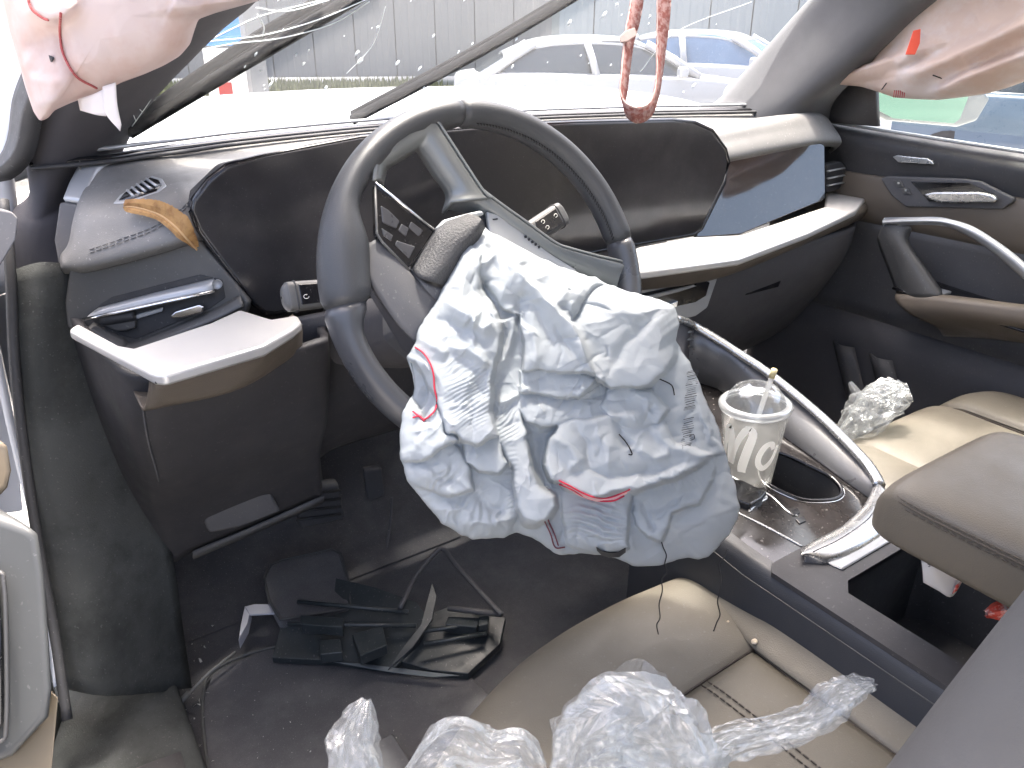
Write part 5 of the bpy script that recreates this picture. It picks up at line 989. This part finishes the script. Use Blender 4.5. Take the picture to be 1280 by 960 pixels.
# ================================================================ drink cup in the console
cupb = CP(938, 592, -.015); cup_ax = V3(-.02, .03, 1); cup_ax /= np.linalg.norm(cup_ax); cxa = np.cross(V3(0, 1, 0), cup_ax); cxa /= np.linalg.norm(cxa); cya = np.cross(cup_ax, cxa); CAX = (cxa, cya, cup_ax)
cup = thing('drink_cup', 'clear plastic cup with domed lid, straw and white lettering', 'cup', cupb)
cupm = film('cup_plastic', tint=(.93, .93, .90), gloss=.14, milky=.48, rough=.2, edge=.4, dcol=(.50, .50, .48)); lidm = film('lid_plastic', tint=(.95, .97, .98), gloss=.22, milky=.10, rough=.05, edge=.45, bump=.2, bs=60)
H = .110; R0_, R1_ = .030, .0425; cr_ = lambda z: R0_+(R1_-R0_)*z/H
lathe('cup_wall', [(.001, .004), (R0_*.9, .003), (R0_, .0), (cr_(.03), .03), (cr_(.07), .07), (R1_, H), (R1_+.0025, H+.002), (R1_, H+.004)], cupb, cupm, cup, n=64, ax=CAX)
lathe('lid_rim', [(R1_-.002, H+.003), (R1_+.002, H+.001), (R1_+.0042, H+.004), (R1_+.0042, H+.009), (R1_+.001, H+.012), (R1_-.004, H+.0115)], cupb, film('rim_plastic', tint=(.9, .92, .93), gloss=.3, milky=.5, rough=.1), cup, n=64, ax=CAX)
dome = [(R1_-.004, H+.0115), (R1_-.006, H+.016), (R1_-.008, H+.021), (R1_-.014, H+.029), (R1_-.023, H+.034), (.009, H+.0355)]
lathe('lid_dome', dome, cupb, lidm, cup, n=64, ax=CAX)
P_c = lambda th, z, o=.0009: cupb+(cxa*math.cos(th)+cya*math.sin(th))*(cr_(z)+o)+cup_ax*z
s0, s1 = cupb+cxa*.014+cya*.0+cup_ax*.02, cupb+cup_ax*(H+.064)+cxa*.012-cya*.02
top_ = A(968, 462, 'd', np.dot(s1-CAM_C, FW)); s0 = A(934, 560, 'd', np.dot(cupb-CAM_C, FW))
straw = tube('straw', cr([s0, s0*.5+top_*.5, s0*.07+top_*.93], 20), .0034, film('straw_film', tint=(.9, .88, .84), gloss=.2, milky=.5, rough=.2), cup, n=16)
tube('straw_tip', [s0*.09+top_*.91, top_], .0040, M('straw_paper', (.62, .52, .28), .5), cup, n=16)
# white script lettering on the wall facing the driver
dcam = CAM_C-cupb; th0 = math.atan2(dcam@cya, dcam@cxa)
def stroke(name, pts, wd):
    pts = [(x*1.25-.004, (z-.045)*1.45+.066) for x, z in pts]; wd = [a_*1.35 for a_ in wd]; q = cr(pts, 40); w_ = np.interp(np.linspace(0, 1, 40), np.linspace(0, 1, len(wd)), wd); C1, C2 = [], []
    t = np.gradient(q, axis=0); t /= np.linalg.norm(t, axis=1)[:, None]+1e-9; nx = np.c_[-t[:, 1], t[:, 0]]
    for (x, z), (a, b), w__ in zip(q, nx, w_):
        for C_, s in ((C1, 1), (C2, -1)):
            X, Z = x+a*s*w__/2, z+b*s*w__/2; C_.append(P_c(th0+X/.036, Z))
    surf(name, [C1, C2], 0, 0, printw, cup, lin=True)
stroke('letter_m', [(-.030, .026), (-.024, .050), (-.019, .066), (-.0165, .060), (-.017, .042), (-.0175, .028), (-.010, .052), (-.001, .069), (.004, .064), (.000, .045), (-.004, .028), (-.004, .022)], (.004, .006, .006, .0075, .0085, .005, .006, .006, .008, .009, .008))
stroke('letter_c', [(.026, .047), (.023, .053), (.017, .052), (.012, .042), (.012, .033), (.017, .028), (.023, .031), (.028, .038), (.031, .050)], (.004, .006, .006, .0055, .006, .006, .005, .004))
stroke('print_mark', [(-.012, .083), (-.003, .084)], (.0012, .0015))

# ================================================================ torn clear plastic
clear = film('clear_plastic', tint=(.94, .95, .95), gloss=.12, milky=.18, rough=.17, edge=.45)
def crumple(name, path, rad, label, seed, n=84, k=52, amp=1., group='scraps of torn clear plastic', m=clear, layers=2):
    """sheets of thin film gathered lengthwise round a path, torn open along one side"""
    path = np.asarray(path, float); c = cr(path, n); r = np.interp(np.linspace(0, 1, n), np.linspace(0, 1, len(rad)), rad); rg_ = np.random.default_rng(seed)
    t = thing(name, label, 'plastic', path.mean(0), group); L = np.linalg.norm(np.diff(c, axis=0), axis=1).sum()
    T = np.gradient(c, axis=0); T /= np.linalg.norm(T, axis=1)[:, None]; ref = V3(.2, .3, .9); N = ref-T*(T@ref)[:, None]; N /= np.linalg.norm(N, axis=1)[:, None]; B = np.cross(T, N)
    for ly in range(layers):
        a0 = rg_.uniform(0, 6.28); span = rg_.uniform(4.2, 6.1); a = a0+np.linspace(0, span, k); U, Vv = np.meshgrid(np.linspace(0, L, n), a, indexing='ij'); o = seed*5.7+ly*3.3
        x, y = U/.034+o, (Vv-a0)*1.5+o*.6
        w_ = amp*(.34*facet(x*.8, y*.8, ly+1, .8)+.22*facet(x*1.7, y*1.9, ly+3, .8)+.15*facet(x*3.4, y*4.2, ly+5, .7)+.07*facet(x*7, y*8, 2, .7))
        R = r[:, None]*(1-.2*ly)*(1+w_); lng = r[:, None]*.45*facet(x*1.1+4, y*1.2, ly+2, .8); sw = .35*facet(x*.9, y*1.3+7, ly+6, .7)
        end = .25*r[:, None]*facet(x*0+a[None, :]*3, y*2.2, ly+4)*(np.abs(np.linspace(-1, 1, n))**6)[:, None]
        G = c[:, None]+R[..., None]*(.85*np.cos(Vv+sw)[..., None]*N[:, None]+np.sin(Vv+sw)[..., None]*B[:, None])+(lng+end)[..., None]*T[:, None]
        obj('film_layer', G.reshape(-1, 3), gf(n, k), m, t, recalc=False, smooth=False)
    return t
px3 = lambda L: [A(x, y, 'd', d) for x, y, d in L]
crumple('plastic_wrap', px3([(458, 874, .66), (452, 900, .655), (446, 935, .65), (444, 985, .64)]), [.004, .014, .020, .022], 'upright twist of clear plastic above the floor mat', 1, n=90)
crumple('plastic_wrap', px3([(505, 985, .60), (545, 945, .60), (575, 928, .60), (615, 942, .60), (650, 938, .60), (672, 965, .60)]), [.008, .020, .022, .018, .016, .010], 'low crumpled clear plastic on the front corner of the driver seat', 2, n=84)
crumple('plastic_wrap', px3([(705, 985, .60), (735, 930, .60), (775, 902, .595), (815, 920, .59), (850, 950, .59), (880, 1000, .59)]), [.018, .036, .043, .048, .042, .03], 'large crumpled ball of clear plastic on the driver seat', 3, n=90)
crumple('plastic_wrap', px3([(855, 960, .59), (905, 925, .60), (960, 914, .605), (1010, 900, .61), (1045, 872, .61), (1068, 860, .61), (1092, 855, .61)]), [.022, .016, .013, .013, .015, .010, .004], 'long trailing tail of clear plastic across the driver seat', 4, n=90)
crumple('plastic_wrap', px3([(1048, 548, 1.30), (1075, 525, 1.29), (1100, 500, 1.28), (1118, 494, 1.28), (1135, 500, 1.28)]), [.014, .032, .034, .030, .01], 'crumpled clear plastic beside the passenger seat cushion', 5, n=50)
crumple('plastic_wrap', px3([(1062, 478, 1.27), (1068, 488, 1.27), (1080, 500, 1.27)]), [.003, .007, .004], 'small curl of clear plastic sticking up near the passenger seat', 6, n=30, k=24, layers=1)
# ================================================================ packets in the bin
paper = M('white_paper', (.72, .70, .68), .7, var=.06, vs=30); redp = M('red_wrapper', (.62, .07, .04), .45, vs=30, col2=(.75, .7, .66), c2s=60, c2t=.55)
pk = thing('paper_packet', 'small white printed paper packet in the console bin', 'packet', A(1180, 720, 'z', .36))
BX = lambda x, y, o=0.: A(x, y, 'd', .795-o+.0006*(y-700)*.2)
surf('packet_sheet', [[BX(1150, 690), BX(1153, 712, .004), BX(1154, 728)], [BX(1166, 686, .006), BX(1168, 712, .01), BX(1172, 738, .004)], [BX(1185, 682), BX(1188, 712, .006), BX(1190, 746, .004)], [BX(1198, 694, .004), BX(1204, 706, .006), BX(1206, 722)]], 14, 14, paper, pk, solid=.002)
for i, ch in enumerate('SHOPPING'):
    x = 1160+4.1*i; y = 709-.9*i
    fc = bpy.data.curves.new('printed_letter', 'FONT'); fc.body = ch; fc.size = .0062; fc.extrude = .0002; ft = bpy.data.objects.new('letter_tmp', fc); COL.objects.link(ft)
    lm_ = bpy.data.meshes.new_from_object(ft.evaluated_get(bpy.context.evaluated_depsgraph_get())); bpy.data.objects.remove(ft)
    p = BX(x, y, .0125); xa = BX(x+5, y-1.1)-BX(x, y); xa /= np.linalg.norm(xa); za = -FW; ya = np.cross(za, xa); ya /= np.linalg.norm(ya); za = np.cross(xa, ya)
    lm_.transform(Matrix(((xa[0], ya[0], za[0], p[0]), (xa[1], ya[1], za[1], p[1]), (xa[2], ya[2], za[2], p[2]), (0, 0, 0, 1)))); lm_.materials.clear(); lm_.materials.append(ink)
    fo = bpy.data.objects.new('printed_letter', lm_); COL.objects.link(fo); attach(fo, pk)
ri = [BX(1187+3.0*math.cos(t_), 697+3.0*math.sin(t_), .0125) for t_ in np.linspace(0, 6.28, 16, endpoint=False)]; tube('printed_ring', ri, .0008, ink, pk, n=5, closed=True)
prism('red_corner', [BX(1190, 742, .008), BX(1196, 738, .008), BX(1202, 726, .008), BX(1194, 732, .008)], -FW*.001, redp, pk, bevel=0)
crumple('red_wrapper', px3([(1232, 768, .76), (1250, 764, .76), (1268, 768, .76), (1290, 775, .76)]), [.004, .010, .010, .008], 'crumpled red and white wrapper at the back of the console bin', 8, n=30, k=24, m=redp, group='litter in the console bin', layers=1)
# ================================================================ footwell: pedals, broken trim, scraps
ped = thing('brake_pedal', 'wide dark brake pedal with rubber ribs deep in the footwell', 'pedal', A(398, 640, 'y', .48))
prism('pedal_pad', AL([(365, 612), (424, 606), (432, 650), (376, 662)], 'y', .46), (0, .015, .01), black2, ped, bevel=.006)
for k in range(4): tube('pad_rib', AL([(370, 620+10*k), (426, 613+10*k)], 'y', .457), .003, rubber, ped, n=6)
tube('pedal_arm', [A(398, 620, 'y', .48), V3(-.40, .52, .30), V3(-.40, .50, .45)], .012, black2, ped, n=8)
ped2 = thing('accelerator_pedal', 'narrow dark accelerator pedal beside the brake pedal', 'pedal', A(470, 600, 'y', .5))
prism('pedal_pad', AL([(455, 590), (478, 586), (482, 620), (460, 628)], 'y', .50), (0, .012, .008), black2, ped2, bevel=.005)
tube('pedal_arm', cr([A(490, 622, 'y', .5), A(487, 660, 'y', .48), A(481, 700, 'y', .45), A(480, 735, 'y', .42)], 20), .003, kb2, ped2, n=6)
fr = thing('foot_rest', 'worn dark foot rest pad on the footwell slope', 'foot rest', A(385, 720, 'z', .08))
fp_ = AL([(330, 722), (338, 706), (352, 700), (415, 686), (426, 692), (436, 725), (438, 760), (350, 775), (336, 750)], 'z', .07); prism('pad', fp_, (0, .01, -.03), carpet, fr, bevel=.006)
tube('pad_edge', [p+V3(0, -.001, .001) for p in fp_], .0024, M('worn_edge', (.085, .085, .085), .8), fr, n=6, closed=True)
brk = M('broken_plastic', (.032, .04, .044), .42, var=.35, vs=20, dust=.25, bump=.1, bs=200)
def shard(label, px, zs, th=.004, extra=(), m=None):
    P = [A(x, y, 'z', z) for (x, y), z in zip(px, zs if not np.isscalar(zs) else [zs]*len(px))]; t = thing('trim_shard', label, 'trim piece', P[0], 'broken trim pieces on the floor')
    prism('shell', P, (0, 0, -th), m or brk, t, bevel=.0015)
    for q, z in extra:
        if len(q) == 2: tube('rib', [A(x, y, 'z', z) for x, y in q], .004, brk, t, n=6)
        else: prism('boss', [A(x, y, 'z', z) for x, y in q], (0, 0, -.02), m or brk, t, bevel=.002)
    return t
shard('flat broken black trim tray on the mat below the wheel', [(340, 822), (352, 776), (372, 742), (420, 722), (470, 735), (520, 752), (536, 772), (524, 800), (492, 836), (420, 826)], [.03, .05, .06, .07, .08, .07, .06, .05, .025, .025], .012,
      [([(360, 780), (520, 782)], .075), ([(372, 752), (510, 765)], .085), ([(440, 792), (478, 782), (484, 806), (450, 820)], .075), ([(398, 800), (425, 798), (428, 815), (400, 818)], .06), ([(375, 768), (430, 772), (428, 784), (376, 780)], .085)])
shard('ribbed black plastic trim piece lying against the driver seat', [(505, 778), (560, 758), (612, 764), (632, 772), (625, 805), (585, 842), (540, 838), (500, 826)], [.05, .06, .06, .05, .03, .025, .025, .03], .014,
      [([(520, 790), (600, 780)], .07), ([(530, 805), (608, 792)], .065), ([(560, 770), (600, 772), (596, 784), (556, 780)], .075), ([(598, 770), (612, 768), (610, 780), (598, 782)], .08)])
shard('curved sliver of black trim standing up among the broken pieces', [(540, 727), (546, 745), (540, 775), (515, 810), (484, 838), (500, 815), (526, 780), (534, 752)], [.11, .10, .085, .07, .045, .07, .08, .10], .003)
shard('thin pale splinter of trim along the edge of the mat', [(416, 827), (450, 829), (492, 834), (575, 844), (540, 846), (490, 840)], .03, .002, m=M('pale_splinter', (.16, .18, .19), .5))
ws_ = thing('bent_strip', 'white bent plastic strip lying in the driver footwell', 'strip', A(310, 760, 'z', .05))
whitep = M('white_plastic', (.62, .62, .66), .5, var=.05)
prism('strip_arm', AL([(306, 758), (318, 755), (371, 755), (368, 765), (312, 768)], 'z', .06), (0, 0, -.004), whitep, ws_, bevel=.001); prism('strip_leg', AL([(306, 757), (313, 762), (309, 780), (298, 800), (301, 780)], 'z', .058), (0, 0, -.02), whitep, ws_, bevel=.001)
rd_ = thing('thin_rod', 'thin grey rod lying across the edge of the floor mat', 'rod', A(255, 845, 'z', .03))
tube('rod', AL([(228, 875), (262, 840), (294, 815)], 'z', .03), .0022, M('rod_grey', (.22, .22, .21), .6), rd_, n=6); tube('rod_end', AL([(226, 877), (236, 866)], 'z', .03), .0045, M('rod_end_grey', (.25, .25, .24), .6), rd_, n=6)
br_ = thing('wire_bracket', 'dark bent bracket on the floor below the air bag', 'bracket', A(550, 690, 'z', .12))
tube('bracket_bar', cr(AL([(500, 760), (520, 720), (545, 690), (556, 688), (568, 704), (600, 740), (627, 768)], 'z', .10), 40), .0045, kb2, br_, n=8); tube('bracket_foot', AL([(560, 760), (627, 768)], 'z', .09), .005, black2, br_, n=8)
rt_ = M('tiny_ring', (.5, .5, .48), .4)
rg = thing('small_clip', 'tiny pale wire clip on the dark sill lining', 'clip', A(148, 757, 'x', -.76)); rp = [A(148+6*math.cos(t_)*.9-3*math.sin(t_)*.3, 757-5*math.cos(t_)*.9-2.2*math.sin(t_), 'z', .105) for t_ in np.linspace(0, 6.28, 20, endpoint=False)]
tube('wire', rp, .0011, rt_, rg, n=6, closed=True)
# grit and glass crumbs
gv, gf_ = [], []
def crumb(p, s):
    b = len(gv); pts = [p+V3(*(rng.normal(size=3)*s*.55)) for _ in range(4)]; gv.extend(pts); gf_.extend([(b, b+1, b+2), (b, b+2, b+3), (b, b+1, b+3), (b+1, b+2, b+3)])
for _ in range(70): crumb(A(*(np.array([240, 895])+rng.normal(size=2)*[14, 45]), 'z', .012), rng.uniform(.001, .0035))
for _ in range(60): crumb(A(rng.uniform(280, 560), rng.uniform(840, 958), 'z', .014), rng.uniform(.0006, .0017))
for _ in range(26): crumb(A(rng.uniform(180, 300), rng.uniform(690, 840), 'z', .01), rng.uniform(.0006, .002))
gr_ = obj('grit', gv, gf_, M('glass_crumb', (.55, .55, .5), .4, var=.3, vs=200), smooth=False, recalc=False, kind='stuff'); tag(gr_, 'scattered pale grit and crumbs on the footwell carpet', 'grit')
pb = M('pebble', (.66, .56, .42), .6, var=.15, vs=120)
for i, (x, y, s, lb) in enumerate(((943, 802, .0036, 'largest of the pale pebbles, on the driver seat seam junction'), (910, 777, .0015, 'tiny pale pebble on the thigh panel of the driver seat'), (934, 771, .0016, 'tiny pale pebble in the bolster seam of the driver seat'))):
    bm = bmesh.new(); bmesh.ops.create_icosphere(bm, subdivisions=2, radius=s)
    for v_ in bm.verts: v_.co = Vector((v_.co.x*1.25, v_.co.y, v_.co.z*.6))*(1+.18*float(vnoise(np.array(v_.co.x*900+i), np.array(v_.co.y*900), 1)))
    me = bpy.data.meshes.new('pebble'); bm.to_mesh(me); bm.free(); me.materials.append(pb); o = bpy.data.objects.new('pebble', me); COL.objects.link(o); o.location = Vector(A(x, y, 'z', .346+s*.5)); tag(o, lb, 'pebble', 'pebbles on the driver seat')
# ================================================================ wipers outside the glass
wipm = M('wiper_black', (.008, .008, .009), .9, spec=.05)
def wiper(label, pa, pb, pc, w_):
    P = [on_ws(*p, .022) for p in cr([pa, pb, pc], 30)]; t = thing('windscreen_wiper', label, 'wiper', P[0], 'wipers on the windscreen')
    tube('blade', P, w_, wipm, t, n=8, flat=.6); Q = [on_ws(*p, .036) for p in cr([pa, pb, pc], 30)]; tube('spine', [q_+UP*w_*.6 for q_ in Q], w_*.5, wipm, t, n=6)
    return t, P
t, P = wiper('driver-side windscreen wiper close along the driver pillar', (160, 165), (300, 82), (470, -18), .017)
tube('arm', [on_ws(*p, .03) for p in cr([(168, 150), (250, 92), (330, 40), (400, 0)], 12)], .007, wipm, t, n=8)
t, P = wiper('passenger-side windscreen wiper slanting up from behind the wheel rim', (440, 150), (600, 65), (760, -30), .015)
tube('arm', [on_ws(*p, .03) for p in cr([(605, 62), (640, 40), (690, 10), (740, -20)], 12)], .008, wipm, t, n=8)
# ---- the tag on base is only used while building
for o in bpy.data.objects:
    if 'base' in o: del o['base']
